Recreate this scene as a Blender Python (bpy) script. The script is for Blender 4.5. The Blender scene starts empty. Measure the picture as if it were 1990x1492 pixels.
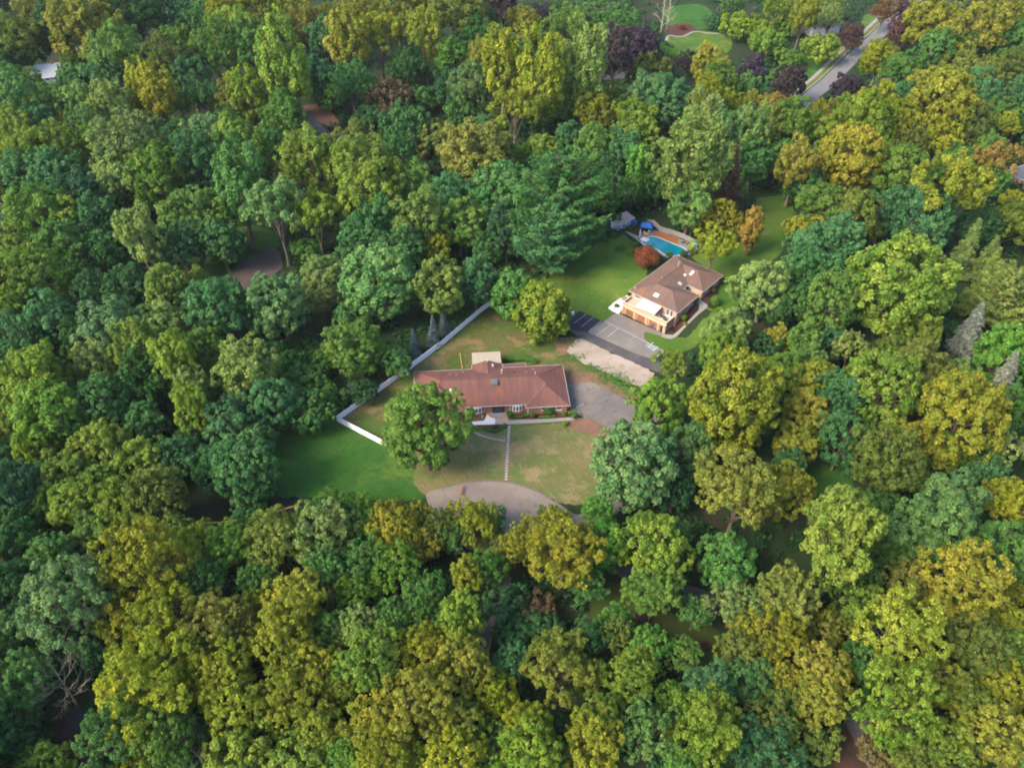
import bpy, bmesh, math, random
import numpy as np
from mathutils import Vector, Matrix

# ------------------------------------------------------------------ camera, sky, sun, exposure
scene = bpy.context.scene
col = scene.collection
FOCAL, PITCH, CAM_Z = 1600.0, math.radians(41.5), 139.0      # focal length in photo pixels, look-down angle, metres above ground
cam_data = bpy.data.cameras.new('camera')
cam_data.sensor_fit = 'HORIZONTAL'
cam_data.sensor_width = 36.0
cam_data.lens = 36.0 * FOCAL / 1990.0
cam_data.clip_start, cam_data.clip_end = 1.0, 6000.0
cam = bpy.data.objects.new('camera', cam_data)
cam.location = (0, 0, CAM_Z)
cam.rotation_euler = (math.pi / 2 - PITCH, 0, 0)
col.objects.link(cam)
scene.camera = cam

SUN_AZ, SUN_EL = math.radians(-122), math.radians(40)          # azimuth clockwise from +Y: low in the west, to the left
world = bpy.data.worlds.new('World')
scene.world = world
world.use_nodes = True
wn = world.node_tree
sky = wn.nodes.new('ShaderNodeTexSky')
sky.sky_type = 'NISHITA'
sky.sun_disc = False
sky.sun_elevation = SUN_EL
sky.sun_rotation = SUN_AZ
sky.air_density, sky.dust_density, sky.ozone_density = 1.0, 1.6, 1.0
bg = wn.nodes['Background']
bg.inputs['Strength'].default_value = 0.14
wn.links.new(sky.outputs[0], bg.inputs['Color'])
sun_data = bpy.data.lights.new('sun', 'SUN')
sun_data.energy = 2.3
sun_data.angle = math.radians(28.0)
sun_data.color = (1.0, 0.86, 0.62)
sun = bpy.data.objects.new('sun', sun_data)
sd = Vector((math.sin(SUN_AZ) * math.cos(SUN_EL), math.cos(SUN_AZ) * math.cos(SUN_EL), math.sin(SUN_EL)))
sun.rotation_euler = sd.to_track_quat('Z', 'Y').to_euler()
sun.location = (-200, 100, 200)
col.objects.link(sun)
scene.view_settings.view_transform = 'Standard'
scene.view_settings.look = 'None'
scene.view_settings.gamma = 1.0
scene.view_settings.exposure = 2.22
scene.render.engine = 'CYCLES'
scene.cycles.max_bounces = 4
scene.cycles.diffuse_bounces = 2
scene.cycles.glossy_bounces = 1
scene.cycles.transmission_bounces = 3
scene.cycles.volume_bounces = 0
scene.cycles.use_denoising = True
scene.cycles.filter_width = 1.9
scene.cycles.use_adaptive_sampling = True
scene.cycles.adaptive_threshold = 0.02

# ------------------------------------------------------------------ terrain height and survey
A2 = math.radians(-41.2)
E1 = np.array([math.cos(A2), math.sin(A2)])                    # house on the bank: along its back eave
E2 = np.array([math.sin(A2), -math.cos(A2)])                   # towards its garage
T2 = np.array([48.68, 208.28])                                 # its far roof corner

def smooth(a, b, x):
    t = min(1.0, max(0.0, (x - a) / (b - a)))
    return t * t * (3 - 2 * t)

def hz(x, y):
    """ground height: a low bank behind and beside the brown-roofed house, level elsewhere"""
    p = np.array([x, y]) - T2
    a, b = p @ E1, p @ E2
    r = math.hypot(a - 10, b + 4)
    return 2.6 * smooth(27, 13, b) * (1 - smooth(27, 62, r)) if r < 62 else 0.0

def at(u, v, z=0.0):
    """point of the level z that the survey photograph shows at (u, v)"""
    a, b = (u - 995) / FOCAL, (746 - v) / FOCAL
    dx, dy, dz = a, b * math.sin(PITCH) + math.cos(PITCH), b * math.cos(PITCH) - math.sin(PITCH)
    t = (z - CAM_Z) / dz
    return (dx * t, dy * t)

def ground(u, v, up=0.0):
    """survey point on the terrain (or up metres above it): world x, y"""
    z = up
    for _ in range(5):
        x, y = at(u, v, z)
        z = hz(x, y) + up
    return (x, y)

def scale_at(x, y, z):
    return FOCAL / (y * math.cos(PITCH) - (z - CAM_Z) * math.sin(PITCH))

# ------------------------------------------------------------------ materials
MATS = {}
def mat(name, color, rough=0.8, var=0.0, scale=1.0, color2=None, detail=4.0, bump=0.0, bscale=None, spec=0.3, metal=0.0, lo=0.35, hi=0.65, coords='Object'):
    """principled material; two colours mixed by noise when color2 is given"""
    if name in MATS: return MATS[name]
    m = bpy.data.materials.new(name); m.use_nodes = True
    nt = m.node_tree; b = nt.nodes['Principled BSDF']
    b.inputs['Roughness'].default_value = rough
    b.inputs['Specular IOR Level'].default_value = spec
    b.inputs['Metallic'].default_value = metal
    b.inputs['Base Color'].default_value = (*color, 1)
    tc = nt.nodes.new('ShaderNodeTexCoord')
    if color2 is not None:
        n = nt.nodes.new('ShaderNodeTexNoise'); n.inputs['Scale'].default_value = scale; n.inputs['Detail'].default_value = detail
        n.inputs['Roughness'].default_value = 0.62
        nt.links.new(tc.outputs[coords], n.inputs['Vector'])
        r = nt.nodes.new('ShaderNodeValToRGB')
        r.color_ramp.elements[0].position = lo; r.color_ramp.elements[0].color = (*color, 1)
        r.color_ramp.elements[1].position = hi; r.color_ramp.elements[1].color = (*color2, 1)
        nt.links.new(n.outputs['Fac'], r.inputs['Fac'])
        nt.links.new(r.outputs['Color'], b.inputs['Base Color'])
    if bump:
        n2 = nt.nodes.new('ShaderNodeTexNoise'); n2.inputs['Scale'].default_value = bscale or scale * 6; n2.inputs['Detail'].default_value = 6
        nt.links.new(tc.outputs[coords], n2.inputs['Vector'])
        bp = nt.nodes.new('ShaderNodeBump'); bp.inputs['Strength'].default_value = bump; bp.inputs['Distance'].default_value = 0.1
        nt.links.new(n2.outputs['Fac'], bp.inputs['Height']); nt.links.new(bp.outputs['Normal'], b.inputs['Normal'])
    MATS[name] = m
    return m

def layered(name, base, layers, rough=0.95, bump=0.3, bscale=8.0, fine=None):
    """ground material: base colour plus noise-masked layers (colour, scale, lo, hi, detail, offset)"""
    if name in MATS: return MATS[name]
    m = bpy.data.materials.new(name); m.use_nodes = True
    nt = m.node_tree; b = nt.nodes['Principled BSDF']
    b.inputs['Roughness'].default_value = rough; b.inputs['Specular IOR Level'].default_value = 0.1
    tc = nt.nodes.new('ShaderNodeTexCoord')
    prev = nt.nodes.new('ShaderNodeRGB'); prev.outputs[0].default_value = (*base, 1); out = prev.outputs[0]
    for (c, sc, lo, hi, det, off) in layers:
        mp = nt.nodes.new('ShaderNodeMapping'); mp.inputs['Location'].default_value = (off, off * 1.7, 0)
        nt.links.new(tc.outputs['Object'], mp.inputs['Vector'])
        n = nt.nodes.new('ShaderNodeTexNoise'); n.inputs['Scale'].default_value = sc; n.inputs['Detail'].default_value = det; n.inputs['Roughness'].default_value = 0.65
        nt.links.new(mp.outputs[0], n.inputs['Vector'])
        mr = nt.nodes.new('ShaderNodeMapRange'); mr.inputs['From Min'].default_value = lo; mr.inputs['From Max'].default_value = hi
        nt.links.new(n.outputs['Fac'], mr.inputs['Value'])
        mx = nt.nodes.new('ShaderNodeMix'); mx.data_type = 'RGBA'
        nt.links.new(mr.outputs[0], mx.inputs['Factor']); nt.links.new(out, mx.inputs['A']); mx.inputs['B'].default_value = (*c, 1)
        out = mx.outputs['Result']
    if fine:                                                        # mowing rows: fine wavering bands of dry cuttings
        ang, wl, c, amt = fine
        mp = nt.nodes.new('ShaderNodeMapping'); mp.inputs['Rotation'].default_value = (0, 0, ang)
        nt.links.new(tc.outputs['Object'], mp.inputs['Vector'])
        m2 = nt.nodes.new('ShaderNodeMapping'); m2.inputs['Scale'].default_value = (wl, wl*0.09, 1)
        nt.links.new(mp.outputs[0], m2.inputs['Vector'])
        w = nt.nodes.new('ShaderNodeTexNoise'); w.inputs['Scale'].default_value = 1.0; w.inputs['Detail'].default_value = 3
        nt.links.new(m2.outputs[0], w.inputs['Vector'])
        n = nt.nodes.new('ShaderNodeTexNoise'); n.inputs['Scale'].default_value = 0.22; n.inputs['Detail'].default_value = 5
        nt.links.new(tc.outputs['Object'], n.inputs['Vector'])
        mr = nt.nodes.new('ShaderNodeMapRange'); mr.inputs['From Min'].default_value = 0.42; mr.inputs['From Max'].default_value = 0.62; mr.inputs['To Max'].default_value = amt
        nt.links.new(n.outputs['Fac'], mr.inputs['Value'])
        pw = nt.nodes.new('ShaderNodeMapRange'); pw.inputs['From Min'].default_value = 0.50; pw.inputs['From Max'].default_value = 0.66
        nt.links.new(w.outputs['Fac'], pw.inputs['Value'])
        mu = nt.nodes.new('ShaderNodeMath'); mu.operation = 'MULTIPLY'
        nt.links.new(pw.outputs[0], mu.inputs[0]); nt.links.new(mr.outputs[0], mu.inputs[1])
        mx = nt.nodes.new('ShaderNodeMix'); mx.data_type = 'RGBA'
        nt.links.new(mu.outputs[0], mx.inputs['Factor']); nt.links.new(out, mx.inputs['A']); mx.inputs['B'].default_value = (*c, 1)
        out = mx.outputs['Result']
    nt.links.new(out, b.inputs['Base Color'])
    n2 = nt.nodes.new('ShaderNodeTexNoise'); n2.inputs['Scale'].default_value = bscale; n2.inputs['Detail'].default_value = 6
    nt.links.new(tc.outputs['Object'], n2.inputs['Vector'])
    bp = nt.nodes.new('ShaderNodeBump'); bp.inputs['Strength'].default_value = bump; bp.inputs['Distance'].default_value = 0.15
    nt.links.new(n2.outputs['Fac'], bp.inputs['Height']); nt.links.new(bp.outputs['Normal'], b.inputs['Normal'])
    MATS[name] = m
    return m

def foliage_material():
    """leaves: the plant's own colour (object colour), varied leaf by leaf and spray by spray, part of the light passing through"""
    m = bpy.data.materials.new('foliage'); m.use_nodes = True
    nt = m.node_tree; b = nt.nodes['Principled BSDF']; out = nt.nodes['Material Output']
    b.inputs['Roughness'].default_value = 0.6; b.inputs['Specular IOR Level'].default_value = 0.07
    oi = nt.nodes.new('ShaderNodeObjectInfo'); ge = nt.nodes.new('ShaderNodeNewGeometry')
    at_ = nt.nodes.new('ShaderNodeAttribute'); at_.attribute_name = 'tone'
    hs = nt.nodes.new('ShaderNodeHueSaturation')
    def rng(src, a, c):
        r = nt.nodes.new('ShaderNodeMapRange'); r.inputs['To Min'].default_value = a; r.inputs['To Max'].default_value = c
        nt.links.new(src, r.inputs['Value']); return r.outputs[0]
    nt.links.new(oi.outputs['Color'], hs.inputs['Color'])
    nt.links.new(rng(at_.outputs['Fac'], 0.526, 0.474), hs.inputs['Hue'])
    v1 = rng(ge.outputs['Random Per Island'], 0.74, 1.26); v2 = rng(at_.outputs['Fac'], 0.70, 1.30)
    mu = nt.nodes.new('ShaderNodeMath'); mu.operation = 'MULTIPLY'
    nt.links.new(v1, mu.inputs[0]); nt.links.new(v2, mu.inputs[1]); nt.links.new(mu.outputs[0], hs.inputs['Value'])
    nt.links.new(hs.outputs[0], b.inputs['Base Color'])
    tr = nt.nodes.new('ShaderNodeBsdfTranslucent')
    h2 = nt.nodes.new('ShaderNodeHueSaturation'); h2.inputs['Hue'].default_value = 0.485; h2.inputs['Saturation'].default_value = 1.1; h2.inputs['Value'].default_value = 1.25
    nt.links.new(hs.outputs[0], h2.inputs['Color']); nt.links.new(h2.outputs[0], tr.inputs['Color'])
    mx = nt.nodes.new('ShaderNodeMixShader'); mx.inputs[0].default_value = 0.28
    nt.links.new(b.outputs[0], mx.inputs[1]); nt.links.new(tr.outputs[0], mx.inputs[2]); nt.links.new(mx.outputs[0], out.inputs['Surface'])
    return m
FOLIAGE = foliage_material()
BARK = mat('bark', (0.065, 0.048, 0.034), 0.9, scale=3, color2=(0.12, 0.095, 0.07), bump=0.5, bscale=12)
BARK_PALE = mat('pale_bark', (0.16, 0.135, 0.11), 0.9, scale=2, color2=(0.24, 0.205, 0.17), bump=0.3, bscale=12)

# ------------------------------------------------------------------ mesh helpers
class Mesh:
    def __init__(self): self.v, self.f = [], []
    def add(self, vs, fs):
        o = len(self.v); self.v += [tuple(p) for p in vs]; self.f += [tuple(i + o for i in q) for q in fs]; return self
    def box(self, x0, x1, y0, y1, z0, z1):
        return self.add([(x0,y0,z0),(x1,y0,z0),(x1,y1,z0),(x0,y1,z0),(x0,y0,z1),(x1,y0,z1),(x1,y1,z1),(x0,y1,z1)],
                        [(0,3,2,1),(4,5,6,7),(0,1,5,4),(1,2,6,5),(2,3,7,6),(3,0,4,7)])
    def prism(self, poly, z0, z1):
        n = len(poly)
        if sum(poly[i][0]*poly[(i+1)%n][1]-poly[(i+1)%n][0]*poly[i][1] for i in range(n)) < 0: poly = poly[::-1]
        vs = [(x,y,z0) for x,y in poly] + [(x,y,z1) for x,y in poly]
        return self.add(vs, [tuple(range(n-1,-1,-1)), tuple(range(n,2*n))] + [(i,(i+1)%n,n+(i+1)%n,n+i) for i in range(n)])
    def tube(self, pts, radii, sides=8, cap=True):
        pts = [Vector(p) for p in pts]; rings = []; o = len(self.v)
        for i, p in enumerate(pts):
            d = (pts[min(i+1,len(pts)-1)] - pts[max(i-1,0)]).normalized()
            a = d.cross(Vector((0.31,0.93,0.2))).normalized(); b = d.cross(a)
            for k in range(sides):
                t = 2*math.pi*k/sides; self.v.append(tuple(p + (a*math.cos(t)+b*math.sin(t))*radii[i]))
        for i in range(len(pts)-1):
            for k in range(sides):
                k2 = (k+1)%sides
                self.f.append((o+i*sides+k, o+i*sides+k2, o+(i+1)*sides+k2, o+(i+1)*sides+k))
        if cap:
            self.f.append(tuple(o+k for k in range(sides-1,-1,-1)))
            self.f.append(tuple(o+(len(pts)-1)*sides+k for k in range(sides)))
        return self
    def cyl(self, x, y, z0, z1, r0, r1=None, sides=12):
        return self.tube([(x,y,z0),(x,y,z1)], [r0, r0 if r1 is None else r1], sides)
    def data(self, name, material, smooth=False):
        me = bpy.data.meshes.new(name); me.from_pydata(self.v, [], self.f)
        me.validate(); me.update()
        if material: me.materials.append(material)
        if smooth: me.polygons.foreach_set('use_smooth', [True]*len(me.polygons))
        return me
    def build(self, name, material, parent=None, smooth=False):
        return link(name, self.data(name, material, smooth), parent)

def link(name, data, parent=None):
    o = bpy.data.objects.new(name, data); col.objects.link(o)
    if parent is not None: o.parent = parent
    return o

def tag(o, label, category, group=None):
    o['label'] = label; o['category'] = category
    if group: o['group'] = group
    return o

def thing(name, label, category, loc=(0,0,0), rz=0.0, group=None):
    o = link(name, None); o.location = loc; o.rotation_euler = (0,0,rz)
    return tag(o, label, category, group)

def structure(o, kind='structure'):
    o['kind'] = kind; return o

def copy_part(src, parent, color=None):
    c = src.copy(); col.objects.link(c); c.parent = parent
    if color is not None: c.color = color
    return c

def drape(name, poly, material, dz, step=2.0, parent=None):
    """flat-lying sheet over a ground outline, following the terrain dz above it"""
    bm = bmesh.new()
    vs = [bm.verts.new((x, y, 0)) for x, y in poly]
    f = bm.faces.new(vs)
    bmesh.ops.triangulate(bm, faces=[f])
    if any(hz(x, y) > 0.001 for x, y in poly):
        for _ in range(7):
            long = [e for e in bm.edges if e.calc_length() > step]
            if not long: break
            bmesh.ops.subdivide_edges(bm, edges=long, cuts=1)
            bmesh.ops.triangulate(bm, faces=[q for q in bm.faces if len(q.verts) > 3])
    for v in bm.verts: v.co.z = hz(v.co.x, v.co.y) + dz
    bmesh.ops.recalc_face_normals(bm, faces=bm.faces)
    if sum(q.normal.z for q in bm.faces) < 0: bmesh.ops.reverse_faces(bm, faces=bm.faces)
    me = bpy.data.meshes.new(name); bm.to_mesh(me); bm.free(); me.materials.append(material)
    return link(name, me, parent)

def curve_poly(pts, n=6, closed=True):
    """Catmull-Rom smoothing of an outline"""
    P = [np.array(p) for p in pts]; out = []; N = len(P)
    rngs = range(N) if closed else range(N-1)
    for i in rngs:
        p0 = P[(i-1)%N] if closed or i else P[0]; p1 = P[i]; p2 = P[(i+1)%N]; p3 = P[(i+2)%N] if closed or i+2 < N else P[-1]
        for k in range(n):
            t = k/n
            q = 0.5*((2*p1)+(-p0+p2)*t+(2*p0-5*p1+4*p2-p3)*t*t+(-p0+3*p1-3*p2+p3)*t**3)
            out.append((float(q[0]), float(q[1])))
    if not closed: out.append((float(P[-1][0]), float(P[-1][1])))
    return out

def area(px, smooth_n=0, rag=0.0):
    pts = [ground(u, v) for u, v in px]
    if smooth_n: pts = curve_poly(pts, smooth_n)
    if rag:                                                         # growing or spilled edges wander
        rr = random.Random(len(px)*31 + int(px[0][0])); out = []
        for p, q in zip(pts, pts[1:] + pts[:1]):
            n = max(1, int(math.hypot(q[0]-p[0], q[1]-p[1])/0.9))
            for k in range(n):
                out.append((p[0]+(q[0]-p[0])*k/n + rr.uniform(-rag, rag), p[1]+(q[1]-p[1])*k/n + rr.uniform(-rag, rag)))
        pts = out
    return pts

def ribbon(pts, width):
    """outline of a strip of given width along a centre line"""
    L, R = [], []
    for i, p in enumerate(pts):
        a = np.array(pts[max(i-1,0)]); b = np.array(pts[min(i+1,len(pts)-1)])
        d = (b-a)/max(1e-6, np.linalg.norm(b-a)); n = np.array([-d[1], d[0]])*width/2
        L.append(tuple(np.array(p)+n)); R.append(tuple(np.array(p)-n))
    return L + R[::-1]

# ------------------------------------------------------------------ ground
def axis_steps(a, b, fine, far):
    inner = list(np.arange(a, b + 1e-6, fine)); out = []; s = fine; x = b
    while x < far: s *= 1.35; x += s; out.append(x)
    lo = []; s = fine; x = a
    while x > -far: s *= 1.35; x -= s; lo.append(x)
    return lo[::-1] + inner + out
gx, gy = axis_steps(-10, 110, 1.2, 2500), axis_steps(150, 270, 1.2, 2500)
gm = Mesh()
gm.v = [(x, y, hz(x, y)) for y in gy for x in gx]
nx = len(gx)
gm.f = [(j*nx+i, j*nx+i+1, (j+1)*nx+i+1, (j+1)*nx+i) for j in range(len(gy)-1) for i in range(nx-1)]
FLOOR = layered('woodland_floor', (0.014,0.022,0.009), [((0.026,0.019,0.013),0.06,0.5,0.62,5,3),((0.010,0.028,0.008),0.35,0.45,0.65,4,9)], bump=0.6, bscale=3)
structure(gm.build('ground', FLOOR, smooth=True))

GRASS_SHADE = layered('shade_toned_grass', (0.015,0.057,0.008), [((0.075,0.105,0.018),0.09,0.50,0.64,6,71),((0.016,0.045,0.010),0.13,0.54,0.68,6,81),((0.035,0.070,0.014),1.3,0.48,0.72,6,40),((0.026,0.080,0.008),0.05,0.42,0.6,4,1),((0.016,0.050,0.010),0.4,0.45,0.7,5,4),((0.058,0.084,0.016),0.12,0.58,0.75,4,8),((0.014,0.045,0.008),2.0,0.50,0.72,4,111)], bump=0.5, bscale=5)  # tree shade is put into the darker base colour
GRASS_YARD = layered('dry_yard_grass', (0.038,0.063,0.012), [((0.083,0.068,0.029),0.07,0.42,0.60,5,2),((0.028,0.073,0.008),0.10,0.52,0.66,4,7),((0.108,0.048,0.027),0.11,0.61,0.70,5,13),((0.048,0.048,0.017),0.9,0.45,0.75,5,5),((0.120,0.085,0.040),0.16,0.52,0.60,7,91),((0.040,0.075,0.014),0.22,0.53,0.62,7,101),((0.032,0.042,0.014),2.2,0.50,0.72,4,111)], bump=0.5, bscale=5)
GRASS_FRONT = layered('front_lawn_grass', (0.054,0.073,0.018), [((0.112,0.088,0.041),0.06,0.38,0.60,6,21),((0.041,0.089,0.013),0.12,0.56,0.68,5,2),((0.149,0.078,0.041),0.11,0.62,0.72,6,31),((0.074,0.074,0.026),1.1,0.45,0.75,5,5),((0.135,0.105,0.052),0.15,0.52,0.62,7,91),((0.055,0.085,0.022),0.24,0.54,0.63,7,101),((0.045,0.050,0.020),2.2,0.52,0.74,4,111)], bump=0.4, bscale=6,
                       fine=(math.radians(-28), 2.8, (0.193,0.156,0.089), 0.40))
GRASS_GREEN = layered('green_lawn_grass', (0.035,0.083,0.009), [((0.100,0.106,0.024),0.10,0.52,0.66,6,71),((0.027,0.067,0.011),0.16,0.54,0.68,6,81),((0.084,0.085,0.022),1.1,0.5,0.74,6,40),((0.061,0.090,0.014),0.06,0.45,0.62,4,2),((0.026,0.068,0.009),0.12,0.5,0.66,4,7),((0.084,0.078,0.023),0.09,0.64,0.76,4,17),((0.024,0.058,0.010),2.0,0.50,0.72,4,111),((0.078,0.088,0.026),0.4,0.58,0.68,6,121)], bump=0.5, bscale=5)
ASPHALT_NEW = layered('new_asphalt', (0.021,0.022,0.029), [((0.032,0.032,0.038),0.3,0.45,0.7,5,3)], rough=0.85, bump=0.15, bscale=10)
ASPHALT_MID = layered('worn_asphalt', (0.048,0.045,0.048), [((0.068,0.061,0.060),0.2,0.45,0.66,6,3),((0.036,0.033,0.035),0.7,0.6,0.75,5,8)], rough=0.9, bump=0.2, bscale=10)
ASPHALT_OLD = layered('old_grey_asphalt', (0.109,0.099,0.094), [((0.137,0.121,0.107),0.15,0.45,0.66,6,3),((0.084,0.077,0.074),0.6,0.58,0.75,5,8)], rough=0.9, bump=0.2, bscale=10)
ASPHALT_APRON = layered('apron_asphalt', (0.118,0.101,0.091), [((0.147,0.125,0.111),0.18,0.45,0.66,6,3),((0.094,0.079,0.072),0.5,0.58,0.75,5,8)], rough=0.9, bump=0.2, bscale=10)
ASPHALT_YARD = layered('cracked_yard_asphalt', (0.087,0.077,0.074), [((0.056,0.050,0.049),1.4,0.60,0.66,6,44),((0.143,0.120,0.101),0.07,0.52,0.62,5,61),((0.123,0.105,0.092),0.16,0.44,0.62,6,3),((0.058,0.053,0.055),0.4,0.55,0.72,6,8),((0.141,0.078,0.051),0.14,0.62,0.74,5,19),((0.045,0.042,0.045),2.6,0.56,0.70,5,121)], rough=0.9, bump=0.25, bscale=9)
GRAVEL = layered('pinkish_gravel', (0.188,0.149,0.119), [((0.235,0.200,0.171),0.13,0.42,0.62,6,3),((0.146,0.105,0.083),0.4,0.55,0.72,6,8),((0.157,0.086,0.061),0.1,0.64,0.76,5,25)], bump=0.5, bscale=8)
DIRT = layered('red_dirt', (0.106,0.060,0.042), [((0.139,0.076,0.048),0.2,0.45,0.65,5,3),((0.074,0.057,0.037),0.5,0.5,0.7,6,8),((0.037,0.051,0.017),0.35,0.60,0.68,6,12)], bump=0.5, bscale=6)
MULCH = layered('red_brown_mulch', (0.055,0.023,0.018), [((0.077,0.034,0.024),0.8,0.45,0.65,6,3),((0.034,0.016,0.014),1.4,0.5,0.7,6,8)], bump=0.6, bscale=14)
MULCH_DARK = layered('dark_mulch', (0.030,0.016,0.013), [((0.048,0.025,0.020),0.8,0.45,0.65,6,3)], bump=0.6, bscale=14)
CONCRETE = layered('concrete', (0.157,0.143,0.129), [((0.187,0.172,0.157),0.35,0.4,0.65,6,3),((0.124,0.109,0.097),1.0,0.58,0.75,6,8)], bump=0.1, bscale=12, rough=0.85)
CONCRETE_WHITE = layered('white_concrete', (0.384,0.368,0.353), [((0.415,0.405,0.389),0.5,0.4,0.65,5,3)], bump=0.08, bscale=12, rough=0.8)
LINE_PAINT = mat('white_line_paint', (0.346,0.341,0.331), 0.7, scale=3, color2=(0.250,0.245,0.240), lo=0.5, hi=0.75)
KERB = mat('kerb_stone', (0.069,0.057,0.051), 0.9, scale=1.5, color2=(0.102,0.087,0.078), bump=0.3)

def sheet(name, px, material, dz, n=0, label=None):
    o = structure(drape(name, area(px, n, {'lawn':0.35,'dirt':0.45,'gravel':0.4,'mulch_bed':0.12,'asphalt_yard':0.25}.get(name, 0.0)), material, dz))
    if label: o['label'] = label
    return o
Y = lambda *p: [(1080 + x/7.104, 590 + y/7.104) for x, y in p]          # survey detail of the parking bays
# lawns
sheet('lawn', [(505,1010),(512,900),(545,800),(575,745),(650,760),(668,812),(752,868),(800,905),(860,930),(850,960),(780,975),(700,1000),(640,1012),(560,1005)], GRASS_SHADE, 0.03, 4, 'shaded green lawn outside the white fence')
sheet('lawn', [(655,815),(752,748),(800,708),(860,665),(974,578),(1010,590),(1060,640),(1108,668),(1150,705),(1200,745),(1190,775),(1115,800),(1100,840),(870,850),(800,868),(750,868)], GRASS_YARD, 0.03, 0, 'dry patchy yard behind the red-roofed house')
sheet('lawn', [(800,860),(850,836),(905,828),(985,831),(1098,822),(1150,842),(1180,850),(1190,900),(1160,985),(1090,978),(1045,955),(1000,938),(955,934),(905,938),(860,950),(830,965),(805,940)], GRASS_FRONT, 0.06, 0, 'striped dry front lawn above the cul-de-sac')
sheet('lawn', [(1020,600),(1050,540),(1110,505),(1165,470),(1210,455),(1262,500),(1255,545),(1208,582),(1185,598),(1200,618),(1168,625),(1130,608),(1098,640)], GRASS_GREEN, 0.04, 0, 'green lawn left of the brown-roofed house')
sheet('lawn', [(1262,648),(1300,655),(1335,655),(1390,600),(1400,545),(1345,500),(1370,480),(1420,495),(1455,440),(1470,385),(1540,378),(1545,430),(1520,490),(1470,540),(1430,600),(1380,650),(1340,680),(1290,690),(1252,668)], GRASS_GREEN, 0.04, 0, 'green lawn running round the right of the brown-roofed house')
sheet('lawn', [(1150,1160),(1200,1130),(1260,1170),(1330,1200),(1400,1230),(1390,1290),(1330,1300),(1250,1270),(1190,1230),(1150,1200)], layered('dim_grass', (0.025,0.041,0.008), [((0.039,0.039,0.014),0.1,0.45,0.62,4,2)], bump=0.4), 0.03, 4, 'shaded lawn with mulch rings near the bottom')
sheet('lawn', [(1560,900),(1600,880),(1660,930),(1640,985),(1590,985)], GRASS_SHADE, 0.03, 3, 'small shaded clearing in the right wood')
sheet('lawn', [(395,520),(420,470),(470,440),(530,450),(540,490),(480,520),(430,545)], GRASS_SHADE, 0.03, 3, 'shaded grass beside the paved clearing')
sheet('lawn', [(1295,75),(1330,62),(1380,62),(1420,75),(1415,102),(1370,112),(1320,100)], GRASS_GREEN, 0.03, 3, 'bright lawn of the far garden')
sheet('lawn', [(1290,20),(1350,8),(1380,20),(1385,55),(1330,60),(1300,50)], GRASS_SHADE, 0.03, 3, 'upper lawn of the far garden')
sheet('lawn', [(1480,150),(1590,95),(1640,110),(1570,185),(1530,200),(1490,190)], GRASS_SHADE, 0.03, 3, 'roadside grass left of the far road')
sheet('lawn', [(1680,30),(1730,28),(1722,60),(1700,75),(1675,62)], GRASS_GREEN, 0.03, 3, 'small lawn at the top of the far road')
# mulch, dirt and gravel
sheet('mulch_bed', [(1290,62),(1310,48),(1335,46),(1352,56),(1345,66),(1315,70)], MULCH, 0.06, 4, 'red mulch bed in the far garden')
sheet('mulch_ring', [(1228,1193),(1240,1190),(1256,1197),(1258,1206),(1245,1210),(1231,1204)], MULCH_DARK, 0.06, 4, 'dark mulch ring on the shaded lawn, upper left one')
sheet('mulch_ring', [(1350,1252),(1365,1245),(1380,1250),(1381,1262),(1366,1268),(1352,1262)], MULCH_DARK, 0.06, 4, 'dark mulch ring on the shaded lawn, lower right one')
sheet('dirt', [(1097,655),(1130,660),(1115,680),(1090,690),(1075,668),(1060,655)], DIRT, 0.05, 4, 'bare red soil under the yellow green maple')
sheet('dirt', [(1100,712),(1118,728),(1160,726),(1190,745),(1215,752),(1240,770),(1226,780),(1200,768),(1172,752),(1150,742),(1112,745),(1103,735)], DIRT, 0.075, 3, 'red dirt strip between gravel and asphalt yard')
sheet('dirt', [(1236,757),(1262,768),(1258,782),(1236,774)], MULCH, 0.08, 0, 'dark red soil patch at the end of the gravel')
sheet('dirt', [(1100,828),(1112,812),(1140,812),(1175,828),(1200,845),(1180,855),(1140,842)], DIRT, 0.085, 3, 'red mulch patch at the right end of the front walk')
sheet('dirt', [(1290,960),(1315,915),(1330,920),(1325,980),(1295,1000)], MULCH_DARK, 0.03, 3, 'bare earth under the trees right of the cul-de-sac')
sheet('dirt', [(110,1400),(150,1370),(175,1420),(185,1500),(120,1510)], layered('leaf_litter_lane', (0.025,0.013,0.012), [((0.030,0.025,0.029),0.08,0.45,0.6,4,3)]), 0.03, 2, 'dark brown lane at bottom left')
sheet('dirt', [(1620,1450),(1660,1400),(1740,1410),(1770,1500),(1640,1510)], layered('leaf_litter', (0.039,0.020,0.015), [((0.025,0.017,0.012),0.3,0.45,0.6,5,3)]), 0.03, 2, 'bare brown earth at bottom right')
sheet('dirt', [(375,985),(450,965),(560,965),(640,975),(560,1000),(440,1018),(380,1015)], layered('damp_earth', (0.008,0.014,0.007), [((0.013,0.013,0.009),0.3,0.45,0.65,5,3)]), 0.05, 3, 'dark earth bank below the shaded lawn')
sheet('gravel', Y((165,655),(245,505),(385,480),(820,705),(1280,905),(1360,965),(1330,1250),(1250,1200),(1000,1085),(620,920),(400,830),(300,760)), GRAVEL, 0.06, 0, 'pale pinkish gravel strip beside the parking bays')
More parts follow.
